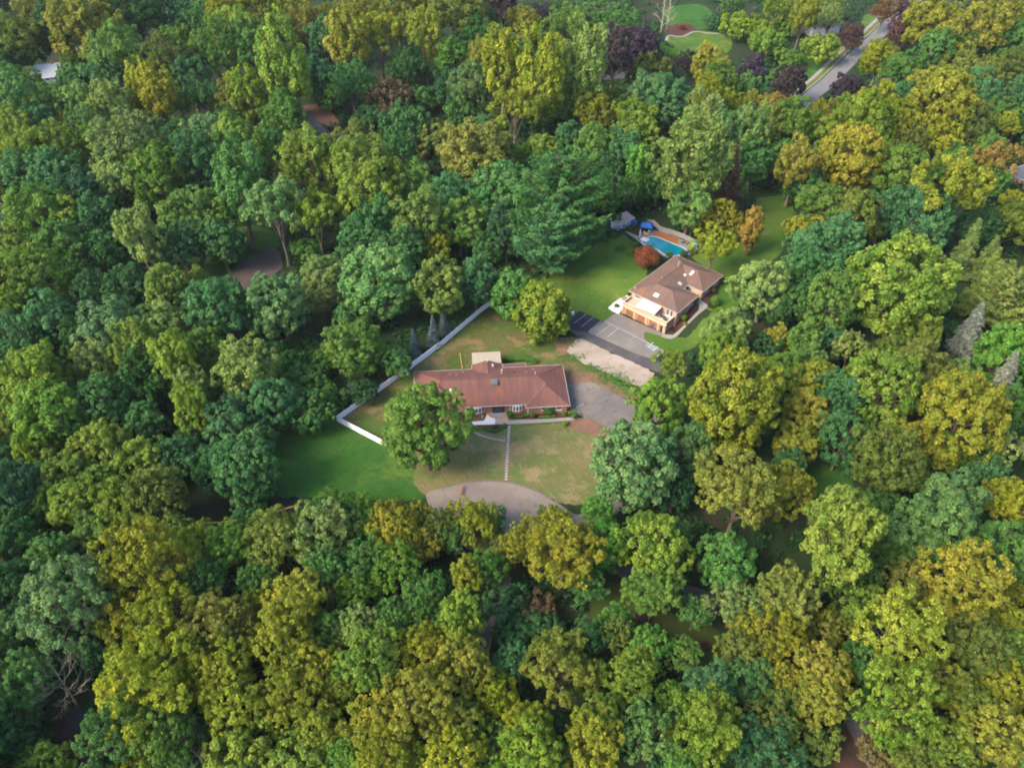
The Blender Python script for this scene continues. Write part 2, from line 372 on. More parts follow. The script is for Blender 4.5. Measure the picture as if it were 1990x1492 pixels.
# asphalt
sheet('asphalt_yard', [(1095,740),(1112,738),(1150,742),(1180,755),(1215,775),(1245,785),(1290,800),(1280,850),(1200,838),(1140,815),(1110,800)], ASPHALT_YARD, 0.07, 0, 'worn asphalt yard right of the red-roofed house')
sheet('driveway', Y((670,240),(770,170),(850,120),(1000,200),(1500,420),(1460,450),(1250,395),(1225,480),(1300,560)), ASPHALT_APRON, 0.075, 0, 'brownish asphalt apron before the garage doors')
sheet('lawn', Y((1255,400),(1455,452),(1520,500),(1610,500),(1560,620),(1420,612),(1235,492)), GRASS_GREEN, 0.09, 3, 'bright grass wedge between apron and walk')
sheet('parking_bays', Y((440,395),(670,240),(1300,560),(1510,650),(1360,775),(1100,695),(700,515)), ASPHALT_OLD, 0.085, 0, 'grey parking bays')
sheet('parking_bays', Y((140,330),(210,210),(330,98),(650,245),(440,395),(300,380)), ASPHALT_NEW, 0.08, 0, 'dark freshly sealed parking bays')
sheet('driveway', Y((140,330),(300,380),(440,395),(700,515),(1100,695),(1360,775),(1520,840),(1440,960),(1280,905),(820,700),(310,465)), ASPHALT_MID, 0.095, 0, 'dark asphalt lane below the parking bays')
lane_px = [(985,1000),(1090,1010),(1160,1040),(1213,1105),(1280,1140),(1350,1158),(1450,1200),(1560,1272),(1640,1360),(1720,1510)]
structure(drape('lane', ribbon(curve_poly([ground(*p) for p in lane_px], 5, False), 4.2), ASPHALT_MID, 0.04))['label'] = 'lane leaving the cul-de-sac under the trees'
bulb = curve_poly([ground(*p) for p in [(828,962),(862,948),(910,937),(955,934),(1000,940),(1045,956),(1085,980),(1120,1000),(1150,985),(1195,960),(1210,985),(1170,1020),(1120,1060),(1050,1085),(970,1080),(895,1060),(850,1010)]], 5)
structure(drape('cul_de_sac', bulb, layered('road_asphalt', (0.112,0.092,0.083), [((0.074,0.061,0.058),1.6,0.60,0.66,6,44),((0.142,0.118,0.099),0.05,0.52,0.62,5,61),((0.139,0.114,0.100),0.12,0.44,0.64,6,3),((0.088,0.073,0.072),0.5,0.56,0.72,6,8)], rough=0.9, bump=0.2, bscale=10), 0.08))['label'] = 'asphalt cul-de-sac below the front lawn'
path_px = [(978,1120),(962,1175),(945,1220),(930,1280)]
structure(drape('path', ribbon(curve_poly([ground(*p) for p in path_px], 5, False), 2.4), ASPHALT_MID, 0.05))['label'] = 'narrow dark path below the cul-de-sac'
structure(drape('path', ribbon(curve_poly([ground(u+11, v) for u, v in path_px], 5, False), 1.2), DIRT, 0.045))['label'] = 'brown verge of the narrow dark path'
sheet('paved_clearing', [(420,548),(470,510),(525,480),(545,490),(550,520),(500,560),(475,572),(440,565)], layered('purple_asphalt', (0.061,0.045,0.044), [((0.079,0.061,0.056),0.2,0.45,0.65,6,3)], rough=0.9), 0.06, 0, 'purplish asphalt clearing in the left wood')
structure(drape('lane', ribbon(curve_poly([ground(*p) for p in [(560,205),(590,225),(620,255),(655,270),(690,285)]], 5, False), 6), layered('far_road_asphalt', (0.061,0.058,0.069), [((0.077,0.072,0.080),0.2,0.45,0.65,6,3)], rough=0.9), 0.05))['label'] = 'curved lane in the upper left wood'
sheet('dirt', [(580,208),(630,205),(650,225),(660,250),(625,240),(590,222)], DIRT, 0.04, 3, 'pale earth bank above the curved lane')
far_road = [ground(*p) for p in [(1555,205),(1610,160),(1660,110),(1705,70),(1745,30),(1790,-10)]]
structure(drape('road', ribbon(far_road, 6.5), layered('far_lane_asphalt', (0.105,0.099,0.107), [((0.121,0.116,0.118),0.2,0.45,0.65,6,3)], rough=0.9), 0.05))['label'] = 'straight far road between purple trees'
structure(drape('road', ribbon([ground(*p) for p in [(900,50),(950,58),(985,68),(1040,85)]], 9), MATS['far_road_asphalt'], 0.05))['label'] = 'short stretch of far road'
structure(drape('road', ribbon([ground(*p) for p in [(1150,150),(1220,145),(1290,150)]], 8), MATS['far_road_asphalt'], 0.05))['label'] = 'hidden drive behind the purple trees'
structure(drape('path', ribbon(curve_poly([ground(*p) for p in [(1295,80),(1300,70),(1325,72),(1350,62),(1375,65),(1398,66)]], 5, False), 1.4), CONCRETE, 0.09))['label'] = 'winding pale path in the far garden'
def kerb_line(name, pts, w, h, material, label):
    m = Mesh(); L = ribbon(pts, w); n = len(pts)
    left, right = L[:n], L[n:][::-1]
    for i in range(n-1):
        m.prism([left[i], left[i+1], right[i+1], right[i]], 0.0, h)
    o = structure(m.build(name, material)); o['label'] = label; return o
kerb_line('kerb', bulb[5:35], 0.35, 0.17, KERB, 'kerb along the top of the cul-de-sac')
def offset(pts, d):
    out = []
    for i, p in enumerate(pts):
        a = np.array(pts[max(i-1,0)]); b = np.array(pts[min(i+1,len(pts)-1)]); t = (b-a)/np.linalg.norm(b-a)
        out.append((p[0]-t[1]*d, p[1]+t[0]*d))
    return out
kerb_line('kerb', offset(far_road, 4.2), 0.5, 0.14, CONCRETE, 'pale kerb left of the far road')
structure(drape('road_verge', ribbon(offset(far_road, 5.4), 1.8), layered('dry_verge', (0.088,0.083,0.028), [((0.050,0.072,0.017),0.3,0.4,0.6,4,2)]), 0.05))['label'] = 'dry grass verge left of the far road'
structure(drape('road_verge', ribbon(offset(far_road, 7.2), 1.6), CONCRETE, 0.06))['label'] = 'pavement left of the far road'
# painted bay lines
def paint(a, b, w=0.13):
    (p, q) = (ground(*a), ground(*b))
    o = structure(drape('painted_line', ribbon([p, q], w), LINE_PAINT, 0.115)); return o
lines = [((672,240),(1350,588)),((425,145),(245,280)),((525,190),(345,330)),((632,243),(458,382)),((762,293),(562,442)),((862,343),(708,468)),((1500,655),(1345,770)),((1100,455),(1010,520)),
         ((1292,545),(1240,590)),((1345,540),(1265,610)),((1415,600),(1335,655))]
for i, (a, b) in enumerate(lines):
    w = 0.10 if i < 7 else (0.05 if i == 7 else (0.13 if i < 9 else 0.2))
    paint(*Y(a, b), w)
paint((1118.5,793.0),(1134,785.5),0.12)
structure(drape('painted_line', area(Y((1262,605),(1340,570),(1410,600),(1330,650))), mat('faded_blue_paint', (0.156,0.186,0.222), 0.8, scale=2, color2=(0.120,0.126,0.138)), 0.105))['label'] = 'faded blue-grey patch at the accessible bay'

# ------------------------------------------------------------------ building helpers
def shingle(name, c, c2, streak, rust):
    """roof felt shingles: colour blotches, streaks running down the slope, rusty lichen"""
    m = bpy.data.materials.new(name); m.use_nodes = True
    nt = m.node_tree; b = nt.nodes['Principled BSDF']; b.inputs['Roughness'].default_value = 0.9; b.inputs['Specular IOR Level'].default_value = 0.15
    tc = nt.nodes.new('ShaderNodeTexCoord')
    def noise(scale, det, vec=None):
        n = nt.nodes.new('ShaderNodeTexNoise'); n.inputs['Scale'].default_value = scale; n.inputs['Detail'].default_value = det
        nt.links.new(vec or tc.outputs['Object'], n.inputs['Vector']); return n.outputs['Fac']
    def mixc(f, a, bb):
        x = nt.nodes.new('ShaderNodeMix'); x.data_type = 'RGBA'; nt.links.new(f, x.inputs['Factor'])
        for s, k in ((a,'A'),(bb,'B')):
            if isinstance(s, tuple): x.inputs[k].default_value = (*s, 1)
            else: nt.links.new(s, x.inputs[k])
        return x.outputs['Result']
    def mr(f, lo, hi, to=1.0):
        r = nt.nodes.new('ShaderNodeMapRange'); r.inputs['From Min'].default_value = lo; r.inputs['From Max'].default_value = hi; r.inputs['To Max'].default_value = to
        nt.links.new(f, r.inputs['Value']); return r.outputs[0]
    out = mixc(mr(noise(0.25, 5), 0.35, 0.65), c, c2)
    mp = nt.nodes.new('ShaderNodeMapping'); mp.inputs['Scale'].default_value = (1.3, 0.12, 0.12); nt.links.new(tc.outputs['Object'], mp.inputs['Vector'])
    out = mixc(mr(noise(1.0, 4, mp.outputs[0]), 0.45, 0.7, 0.7), out, streak)
    out = mixc(mr(noise(0.16, 4), 0.58, 0.70, 0.75), out, rust)
    out = mixc(mr(noise(7.0, 3), 0.35, 0.75, 0.35), out, tuple(q*0.55 for q in c))
    nt.links.new(out, b.inputs['Base Color'])
    w = nt.nodes.new('ShaderNodeTexBrick'); w.inputs['Scale'].default_value = 1.0; w.inputs['Brick Width'].default_value = 0.5; w.inputs['Row Height'].default_value = 0.16
    nt.links.new(tc.outputs['Object'], w.inputs['Vector'])
    bp = nt.nodes.new('ShaderNodeBump'); bp.inputs['Strength'].default_value = 0.35; bp.inputs['Distance'].default_value = 0.04
    nt.links.new(w.outputs['Fac'], bp.inputs['Height']); nt.links.new(bp.outputs['Normal'], b.inputs['Normal'])
    MATS[name] = m; return m
def brickwork(name, c, c2, mortar):
    m = bpy.data.materials.new(name); m.use_nodes = True
    nt = m.node_tree; b = nt.nodes['Principled BSDF']; b.inputs['Roughness'].default_value = 0.9; b.inputs['Specular IOR Level'].default_value = 0.15
    tc = nt.nodes.new('ShaderNodeTexCoord'); mp = nt.nodes.new('ShaderNodeMapping'); mp.inputs['Rotation'].default_value = (math.pi/2, 0, 0)
    w = nt.nodes.new('ShaderNodeTexBrick'); w.inputs['Scale'].default_value = 1; w.inputs['Brick Width'].default_value = 0.22; w.inputs['Row Height'].default_value = 0.075; w.inputs['Mortar Size'].default_value = 0.008
    w.inputs['Color1'].default_value = (*c,1); w.inputs['Color2'].default_value = (*c2,1); w.inputs['Mortar'].default_value = (*mortar,1)
    nt.links.new(tc.outputs['Object'], mp.inputs['Vector']); nt.links.new(mp.outputs[0], w.inputs['Vector'])
    n = nt.nodes.new('ShaderNodeTexNoise'); n.inputs['Scale'].default_value = 0.7; nt.links.new(tc.outputs['Object'], n.inputs['Vector'])
    r = nt.nodes.new('ShaderNodeMapRange'); r.inputs['To Min'].default_value = 0.8; r.inputs['To Max'].default_value = 1.2; nt.links.new(n.outputs['Fac'], r.inputs['Value'])
    hs = nt.nodes.new('ShaderNodeHueSaturation'); nt.links.new(w.outputs['Color'], hs.inputs['Color']); nt.links.new(r.outputs[0], hs.inputs['Value'])
    nt.links.new(hs.outputs[0], b.inputs['Base Color'])
    bp = nt.nodes.new('ShaderNodeBump'); bp.inputs['Strength'].default_value = 0.4; bp.inputs['Distance'].default_value = 0.02; bp.invert = True
    nt.links.new(w.outputs['Fac'], bp.inputs['Height']); nt.links.new(bp.outputs['Normal'], b.inputs['Normal'])
    MATS[name] = m; return m
ROOF_RED = shingle('red_brown_shingles', (0.097,0.044,0.036), (0.118,0.054,0.044), (0.067,0.035,0.033), (0.160,0.059,0.028))
ROOF_BROWN = shingle('brown_shingles', (0.097,0.060,0.049), (0.118,0.072,0.056), (0.078,0.052,0.046), (0.154,0.074,0.043))
BRICK_RED = brickwork('orange_red_brick', (0.302,0.090,0.036), (0.259,0.072,0.030), (0.216,0.158,0.122))
BRICK_TAN = brickwork('tan_brick', (0.331,0.194,0.119), (0.288,0.158,0.094), (0.302,0.245,0.194))
TRIM = mat('white_trim', (0.46,0.45,0.44), 0.6)
GUTTER = mat('grey_gutter', (0.27,0.24,0.225), 0.6)
TRIM_TAN = mat('cream_trim', (0.40,0.31,0.23), 0.7)
GLASS = mat('window_glass', (0.05,0.065,0.085), 0.06, spec=0.8)
DOOR_DARK = mat('dark_door', (0.025,0.02,0.02), 0.5)
DOOR_BROWN = mat('brown_garage_door', (0.20,0.085,0.04), 0.55, scale=2, color2=(0.15,0.06,0.03))
METAL = mat('galvanised_metal', (0.32,0.30,0.29), 0.45, metal=0.3)
METAL_GREY = mat('grey_metal', (0.09,0.09,0.095), 0.5)
SKYLIGHT = mat('skylight_glass', (0.26,0.31,0.33), 0.08, spec=0.8)
STONE = mat('flagstone', (0.115,0.112,0.12), 0.85, scale=2, color2=(0.15,0.145,0.15), bump=0.3)
WOOD = mat('weathered_timber', (0.27,0.20,0.14), 0.85, scale=3, color2=(0.36,0.28,0.21), bump=0.2)

def roof_faces(faces, z0, pitch, drop=0.0):
    """faces: plan points (a, b, rise); returns a mesh of the slopes"""
    m = Mesh()
    for f in faces:
        pts = [Vector((a, b, z0 + r*pitch)) for a, b, r in f]
        n = (pts[1]-pts[0]).cross(pts[2]-pts[0])
        if n.z < 0: pts.reverse()
        m.add(pts, [tuple(range(len(pts)))])
    return m

def band(poly, z0, z1, t):
    """upright band of thickness t along a closed outline, mitred, built outwards"""
    n = len(poly); s = sum(poly[i][0]*poly[(i+1)%n][1]-poly[(i+1)%n][0]*poly[i][1] for i in range(n))
    if s < 0: poly = poly[::-1]
    out = []
    for i in range(n):
        p0, p1, p2 = (np.array(poly[(i+k)%n]) for k in (-1,0,1))
        d1 = (p1-p0)/np.linalg.norm(p1-p0); d2 = (p2-p1)/np.linalg.norm(p2-p1)
        n1 = np.array([d1[1],-d1[0]]); n2 = np.array([d2[1],-d2[0]])
        q = (n1+n2)/max(0.3, 1+n1@n2); out.append(tuple(p1+q*t))
    m = Mesh()
    for i in range(n):
        j = (i+1)%n; a, b, c, d = poly[i], poly[j], out[j], out[i]
        m.add([(*a,z0),(*b,z0),(*c,z0),(*d,z0),(*a,z1),(*b,z1),(*c,z1),(*d,z1)], [(0,1,2,3),(7,6,5,4),(3,2,6,7),(1,0,4,5)])
    return m

def window(parent, x, y, z, w, h, rz, panes=2, frame=TRIM, sill=True, name='window'):
    """upright window facing local -Y, rotated rz; frame and each pane"""
    f = Mesh(); t = 0.09
    f.box(-w/2, w/2, -0.06, 0.05, h-t, h); f.box(-w/2, w/2, -0.06, 0.05, 0, t)
    f.box(-w/2, -w/2+t, -0.06, 0.05, t, h-t); f.box(w/2-t, w/2, -0.06, 0.05, t, h-t)
    for i in range(1, panes):
        q = -w/2 + w*i/panes; f.box(q-t/2, q+t/2, -0.05, 0.05, t, h-t)
    o = f.build(name, frame, parent); o.location = (x, y, z); o.rotation_euler = (0,0,rz)
    for i in range(panes):
        a = -w/2 + w*i/panes + t*0.5; b = -w/2 + w*(i+1)/panes - t*0.5
        Mesh().box(a, b, -0.02, 0.02, t*0.9, h-t*0.9).build('pane', GLASS, o)
    if sill: Mesh().box(-w/2-0.06, w/2+0.06, -0.14, 0.02, -0.09, -0.003).build('sill', frame, o)
    return o

def door(parent, x, y, z, w, h, rz, material, frame=TRIM, knob=True, name='door', ribs=0):
    o = Mesh().box(-w/2, w/2, -0.04, 0.03, 0, h).build(name, material, parent); o.location = (x,y,z); o.rotation_euler = (0,0,rz)
    f = Mesh(); f.box(-w/2-0.12, -w/2, -0.08, 0.05, 0, h+0.12); f.box(w/2, w/2+0.12, -0.08, 0.05, 0, h+0.12); f.box(-w/2, w/2, -0.08, 0.05, h, h+0.12)
    f.build('frame', frame, o)
    if knob: Mesh().cyl(w*0.38, -0.08, h*0.45, h*0.45+0.08, 0.04, sides=8).build('handle', METAL, o)
    for i in range(ribs):
        z0 = h*i/ribs + 0.05
        for j in range(4):
            a = -w/2 + w*j/4 + 0.07; Mesh().box(a, a+w/4-0.14, -0.075, -0.038, z0, z0+h/ribs-0.1).build('door_panel', material, o)
    return o

def vent(parent, x, y, z, h=0.7, r=0.09, cap=True, name='vent_pipe', m=METAL):
    o = Mesh().cyl(x, y, z-0.3, z+h, r, sides=10).build(name, m, parent)
    if cap: Mesh().cyl(x, y, z+h+0.01, z+h+0.16, r*1.9, r*1.2, 10).build('cap', m, o)
    return o

# ------------------------------------------------------------------ the long red-roofed brick house
A1 = math.radians(4.2)
H1 = thing('brick_house', 'long single-storey orange brick house under a red-brown hip roof', 'house', (-23.65,143.09,0), A1)
EV, PT = 2.9, 0.383
U, Wd, F0 = 37.8, 15.3, 1.2
RA, RB, RR = (32.45,5.35,5.35), (32.45,6.55,5.35), (30.75,8.25,7.05)
LA, LB, LR = (6.25,6.25,6.25), (6.25,7.45,6.25), (7.05,8.25,7.05)
g0, g1, e2 = 14.6, 22.4, 28.4
gm_, gr = (g0+g1)/2, (g1-g0)/2
faces = [
 [(U,0,0),(U,Wd,0),RR,RB,RA], [(27.1,0,0),(U,0,0),RA], [(27.1,0,0),RA,RB,(27.1,F0,0)],
 [(0,0,0),(0,Wd,0),LR,LB,LA], [(0,0,0),(12.5,0,0),LA], [(12.5,0,0),LA,LB,(12.5,F0,0)],
 [(12.5,F0,0),(27.1,F0,0),RB,RR,LR,LB],
 [(0,Wd,0),(g0,Wd,0),(gm_,Wd-gr,gr),(g1,Wd,0),(U,Wd,0),RR,LR],
 [(g0,Wd+1.5,0),(gm_,Wd+1.5,gr),(gm_,Wd-gr,gr),(g0,Wd,0)], [(g1,Wd+1.5,0),(gm_,Wd+1.5,gr),(gm_,Wd-gr,gr),(g1,Wd,0)],
 [(g1,Wd,0),(e2,Wd,0),(e2,Wd+1.4,-0.3),(g1,Wd+1.4,-0.3)] ]
roof1 = roof_faces(faces, EV+0.10, PT).build('roof', ROOF_RED, H1)
eave = [(0,0),(12.5,0),(12.5,F0),(27.1,F0),(27.1,0),(U,0),(U,Wd),(e2,Wd),(g1,Wd),(g1,Wd+1.5),(g0,Wd+1.5),(g0,Wd),(0,Wd)]
band(eave, EV-0.06, EV+0.11, 0.10).build('gutter', GUTTER, H1)
Mesh().prism(eave, EV-0.06, EV+0.02).build('soffit', TRIM, H1)
band([(g1+0.05,Wd+0.2),(e2,Wd+0.2),(e2,Wd+1.4),(g1+0.05,Wd+1.4)], EV-0.16, EV-0.02, 0.1).build('gutter', GUTTER, H1)
wall = [(0.6,0.6),(11.9,0.6),(11.9,1.75),(27.7,1.75),(27.7,0.6),(U-0.6,0.6),(U-0.6,Wd-0.6),(e2-0.6,Wd-0.6),(e2-0.6,Wd+0.9),(g0+0.5,Wd+0.9),(g0+0.5,Wd-0.6),(0.6,Wd-0.6)]
Mesh().prism(wall, -0.2, EV-0.07).build('wall', BRICK_RED, H1)
gt = Mesh(); gt.add([(g0+0.5,Wd+0.9,EV-0.1),(g1-0.5,Wd+0.9,EV-0.1),(gm_,Wd+0.9,EV+(gr-0.5)*PT),(g0+0.5,Wd+0.7,EV-0.1),(g1-0.5,Wd+0.7,EV-0.1),(gm_,Wd+0.7,EV+(gr-0.5)*PT)], [(1,0,2),(3,4,5),(0,1,4,3),(1,2,5,4),(2,0,3,5)])
gt.build('gable', BRICK_RED, H1)
def roof_h(a, b): return EV + 0.10 + PT*min(a, U-a, b-F0, Wd-b)
# hip and ridge caps
rc = Mesh()
for p, q in ((LR,RR),(RR,(U,Wd,0)),(LR,(0,Wd,0)),(RA,(U,0,0)),(LA,(0,0,0)),(RB,RA),(LB,LA),(RB,RR),(LB,LR),(RA,(27.1,0,0)),(LA,(12.5,0,0))):
    rc.tube([(p[0],p[1],EV+0.10+p[2]*PT),(q[0],q[1],EV+0.10+q[2]*PT)], [0.10,0.10], 6)
rc.build('ridge_cap', ROOF_RED, H1)
for a, b, h in ((9.0,11.8,0.5),(10.6,11.6,0.35),(12.4,13.2,0.45),(16.1,12.6,0.35),(28.2,11.2,0.35),(30.0,12.6,0.6)):
    vent(H1, a, b, roof_h(a,b), h, 0.08, cap=False)
vent(H1, 22.0, 11.2, roof_h(22.0,11.2), 1.15, 0.13)
vent(H1, 30.2, 9.4, EV+PT*5.9, 0.9, 0.09)
sk = Mesh().box(-0.8,0.8,-0.8,0.8,-0.3,0.55).build('roof_hatch', METAL_GREY, H1); sk.location = (19.9, 7.0, roof_h(19.9,7.0))
Mesh().box(-0.65,0.65,-0.65,0.65,0.552,0.60).build('lid', mat('hatch_lid', (0.07,0.075,0.08), 0.4), sk)
tv = Mesh().cyl(0,0,-0.2,0.35,0.38,sides=14).build('turbine_vent', METAL, H1); tv.location = (9.2, 5.6, roof_h(9.2,5.6)); Mesh().cyl(0,0,0.36,0.55,0.42,0.15,14).build('cap', METAL, tv)
for (a, b, w, d) in ((19.9,15.0,0.5,0.7),(18.6,16.3,0.35,0.5)):
    o = Mesh().box(-w/2,w/2,-d/2,d/2,-0.3,0.42).build('box_vent', METAL, H1); o.location = (a, b, EV+0.1+PT*(gr-abs(a-gm_)))
bv = Mesh().box(-0.45,0.45,-0.14,0.14,-0.05,0.22).build('ridge_vent', DOOR_DARK, H1); bv.location = (25.2, 11.6, roof_h(25.2,11.6))
# bow windows of five lights
def bow(cx, w):
    o = thing_part = link('bow_window', None, H1); o.location = (cx, 1.75, 0)
    n, R = 5, w*0.78; half = math.asin(w/2/R); pts = []
    for i in range(n+1):
        t = -half + 2*half*i/n; pts.append((R*math.sin(t), -(R*math.cos(t) - R*math.cos(half))))
    base = Mesh().prism([(-w/2,0.05)] + pts + [(w/2,0.05)], -0.15, 0.85).build('brick_base', BRICK_RED, o)
    Mesh().prism([(p[0]*1.03, p[1]*1.03-0.06) for p in [(-w/2,0.1)]+pts+[(w/2,0.1)]], 0.853, 0.95).build('sill', TRIM, o)
    Mesh().prism([(p[0]*1.03, p[1]*1.03-0.04) for p in [(-w/2,0.1)]+pts+[(w/2,0.1)]], 2.55, 2.82).build('head', TRIM, o)
    for i in range(n):
        p, q = np.array(pts[i]), np.array(pts[i+1]); m_ = (p+q)/2; L = np.linalg.norm(q-p); ang = math.atan2(q[1]-p[1], q[0]-p[0])
        fr = Mesh(); t = 0.10
        fr.box(-L/2,-L/2+t,-0.06,0.05,0,1.58); fr.box(L/2-t,L/2,-0.06,0.05,0,1.58); fr.box(-L/2+t,L/2-t,-0.06,0.05,0,t); fr.box(-L/2+t,L/2-t,-0.06,0.05,1.58-t,1.58)
        fr.box(-L/2+t,-L/2+t+0.02,-0.03,0.03,t,1.58-t)
        f = fr.build('frame', TRIM, o); f.location = (m_[0], m_[1], 0.955); f.rotation_euler = (0,0,ang)
        gpane = Mesh().box(-L/2+t+0.02,L/2-t,-0.02,0.02,t,1.58-t).build('pane', GLASS, o); gpane.location = f.location; gpane.rotation_euler = f.rotation_euler
bow(15.2, 3.7); bow(25.1, 3.5)
window(H1, 31.6, 0.56, 1.45, 1.5, 0.95, 0, 2); window(H1, 35.2, 0.56, 1.25, 1.5, 1.1, 0, 1)
window(H1, 4.0, 0.56, 1.1, 1.8, 1.3, 0, 2); window(H1, 8.5, 0.56, 1.1, 1.8, 1.3, 0, 2)
for v_ in (3.5, 8.0, 12.0): window(H1, U-0.56, v_, 1.3, 1.2, 1.0, math.pi/2, 2)
for u_ in (4, 9, 31, 35): window(H1, u_, Wd-0.56, 1.2, 1.4, 1.1, math.pi, 2)
# flush entry: near-black panel paints the shade of a recess; dark double door, round stoop and curved brick steps
Mesh().box(19.0,22.0,1.62,1.74,0.0,2.7).build('recess_shade_panel', DOOR_DARK, H1)
d1 = door(H1, 19.9, 1.60, 0.30, 0.85, 2.1, 0, mat('entry_door', (0.03,0.03,0.033), 0.4), DOOR_DARK); d2 = door(H1, 21.0, 1.60, 0.30, 0.85, 2.1, 0, MATS['entry_door'], DOOR_DARK)
def half_disc(r, squash, n=18): return [(r*math.cos(math.pi+math.pi*i/n), squash*r*math.sin(math.pi+math.pi*i/n)) for i in range(n+1)]
def stoop(r, z0, z1, m, name):
    o = Mesh().prism(half_disc(r,0.72), z0, z1).build(name, m, H1); o.location = (20.45, 1.6, 0); return o
stoop(3.0, -0.1, 0.10, BRICK_RED, 'step'); stoop(2.65, 0.101, 0.20, MATS['orange_red_brick'], 'step'); stoop(2.3, 0.201, 0.30, STONE, 'landing')
lp = Mesh().cyl(16.5,-0.05,0.0,0.9,0.05,sides=8).build('light_post', TRIM, H1); Mesh().cyl(16.5,-0.05,0.903,1.15,0.13,sides=10).build('lantern', TRIM, lp)
dp = Mesh().box(27.58,27.72,0.42,0.56,0,2.8).build('downpipe', TRIM, H1)

# beige ribbed canopy behind it
can = thing('patio_canopy', 'beige ribbed metal patio canopy behind the red-roofed house', 'canopy', (-23.65,143.09,0), A1)
CW = mat('beige_metal', (0.24,0.205,0.15), 0.6, scale=1.5, color2=(0.27,0.235,0.18))
def canopy_pt(i): return g0+0.2 + i*(7.4/18)
for i in range(18):
    a = canopy_pt(i); m = Mesh()
    m.add([(a,Wd+1.9,3.25),(a+0.40,Wd+1.9,3.25),(a+0.40,Wd+6.4,2.95),(a,Wd+6.4,2.95),(a,Wd+1.9,3.31),(a+0.40,Wd+1.9,3.31),(a+0.40,Wd+6.4,3.01),(a,Wd+6.4,3.01)],
          [(3,2,1,0),(4,5,6,7),(0,1,5,4),(1,2,6,5),(2,3,7,6),(3,0,4,7)])
    m.add([(a+0.36,Wd+1.9,3.311),(a+0.40,Wd+1.9,3.311),(a+0.40,Wd+6.4,3.011),(a+0.36,Wd+6.4,3.011),(a+0.36,Wd+1.9,3.36),(a+0.40,Wd+1.9,3.36),(a+0.40,Wd+6.4,3.06),(a+0.36,Wd+6.4,3.06)],
          [(3,2,1,0),(4,5,6,7),(0,1,5,4),(1,2,6,5),(2,3,7,6),(3,0,4,7)])
    m.build('roof_panel', CW, can)
for a in (g0+0.3, g1-0.4):
    for b in (Wd+2.1, Wd+6.2): Mesh().box(a,a+0.12,b,b+0.12,0,2.93).build('post', CW, can)
Mesh().box(g0+0.2,g1-0.2,Wd+6.40,Wd+6.50,2.70,3.05).build('fascia', CW, can)
Mesh().box(g0+0.2,g1-0.2,Wd+1.75,Wd+1.88,2.6,3.3).build('ledger', CW, can)

# ------------------------------------------------------------------ the brown-roofed house on the bank
H2 = thing('garage_house', 'brown-roofed tan brick house with three garage doors under a terrace', 'house', (T2[0],T2[1],0), A2)   # local x along the back eave, local -y towards the garage
EV2, PT2, h_ = 5.6, 0.36, 5.475
B2, W2 = 24.2, 16.0
K1, K2, AE, BE = (h_,-h_,h_), (h_,-(B2-h_),h_), (W2-h_,-h_,h_), (W2-h_,-(B2-h_),h_)
n0, n1, ni = 10.95, 13.25, 10.95
c_ = lambda a, b: (a, -b, 0)
faces = [[c_(0,0),c_(0,B2),K2,K1],[c_(0,0),c_(W2,0),AE,K1],[c_(0,B2),c_(W2,B2),BE,K2],[c_(W2,0),c_(W2,n0),AE],[c_(W2,n1),c_(W2,B2),BE],
         [c_(W2,n0),c_(ni,n0),K1,AE],[c_(ni,n0),c_(ni,n1),K2,K1],[c_(ni,n1),c_(W2,n1),BE,K2]]
roof_faces(faces, EV2+0.1, PT2).build('roof', ROOF_BROWN, H2)
eave2 = [(0,0),(W2,0),(W2,-n0),(ni,-n0),(ni,-n1),(W2,-n1),(W2,-B2),(0,-B2)]
band(eave2, EV2-0.06, EV2+0.11, 0.10).build('gutter', GUTTER, H2)
Mesh().prism(eave2, EV2-0.06, EV2+0.02).build('soffit', TRIM_TAN, H2)
rc = Mesh()
for p, q in ((K1,K2),(K1,AE),(K2,BE),(K1,c_(0,0)),(K2,c_(0,B2)),(AE,c_(W2,0)),(AE,c_(W2,n0)),(BE,c_(W2,B2)),(BE,c_(W2,n1))):
    rc.tube([(p[0],p[1],EV2+0.1+p[2]*PT2),(q[0],q[1],EV2+0.1+q[2]*PT2)], [0.10,0.10], 6)
rc.build('ridge_cap', ROOF_BROWN, H2)
wall2 = [(0.6,-0.6),(W2-0.6,-0.6),(W2-0.6,-n0+0.6),(ni-0.6,-n0+0.6),(ni-0.6,-n1-0.6),(W2-0.6,-n1-0.6),(W2-0.6,-B2+0.7),(0.6,-B2+0.7)]
Mesh().prism(wall2, -0.3, EV2-0.07).build('wall', BRICK_TAN, H2)
# garage block with terrace on top
GA, GB, GF = 0.45, 14.9, -27.3
gar = Mesh(); gar.box(GA, GB, GF, -B2+0.69, -0.3, 2.95).build('garage_wall', BRICK_TAN, H2)
Mesh().box(GA+0.2, GB-0.2, GF+0.2, -B2+0.68, 2.952, 3.02).build('terrace_floor', mat('terrace_tile', (0.33,0.27,0.23), 0.7, scale=1, color2=(0.27,0.22,0.19)), H2)
par = Mesh(); par.box(GA-0.05, GB+0.05, GF-0.05, GF+0.18, 2.953, 3.75); par.box(GA-0.05, GA+0.18, GF+0.18, -B2+0.6, 2.953, 3.75); par.box(GB-0.18, GB+0.05, GF+0.18, -B2+0.6, 2.953, 3.75)
par.build('parapet', BRICK_TAN, H2)
cap = Mesh(); cap.box(GA-0.12, GB+0.12, GF-0.12, GF+0.22, 3.752, 3.83); cap.box(GA-0.12, GA+0.22, GF+0.22, -B2+0.6, 3.752, 3.83); cap.box(GB-0.22, GB+0.12, GF+0.22, -B2+0.6, 3.752, 3.83)
cap.build('coping', TRIM_TAN, H2)
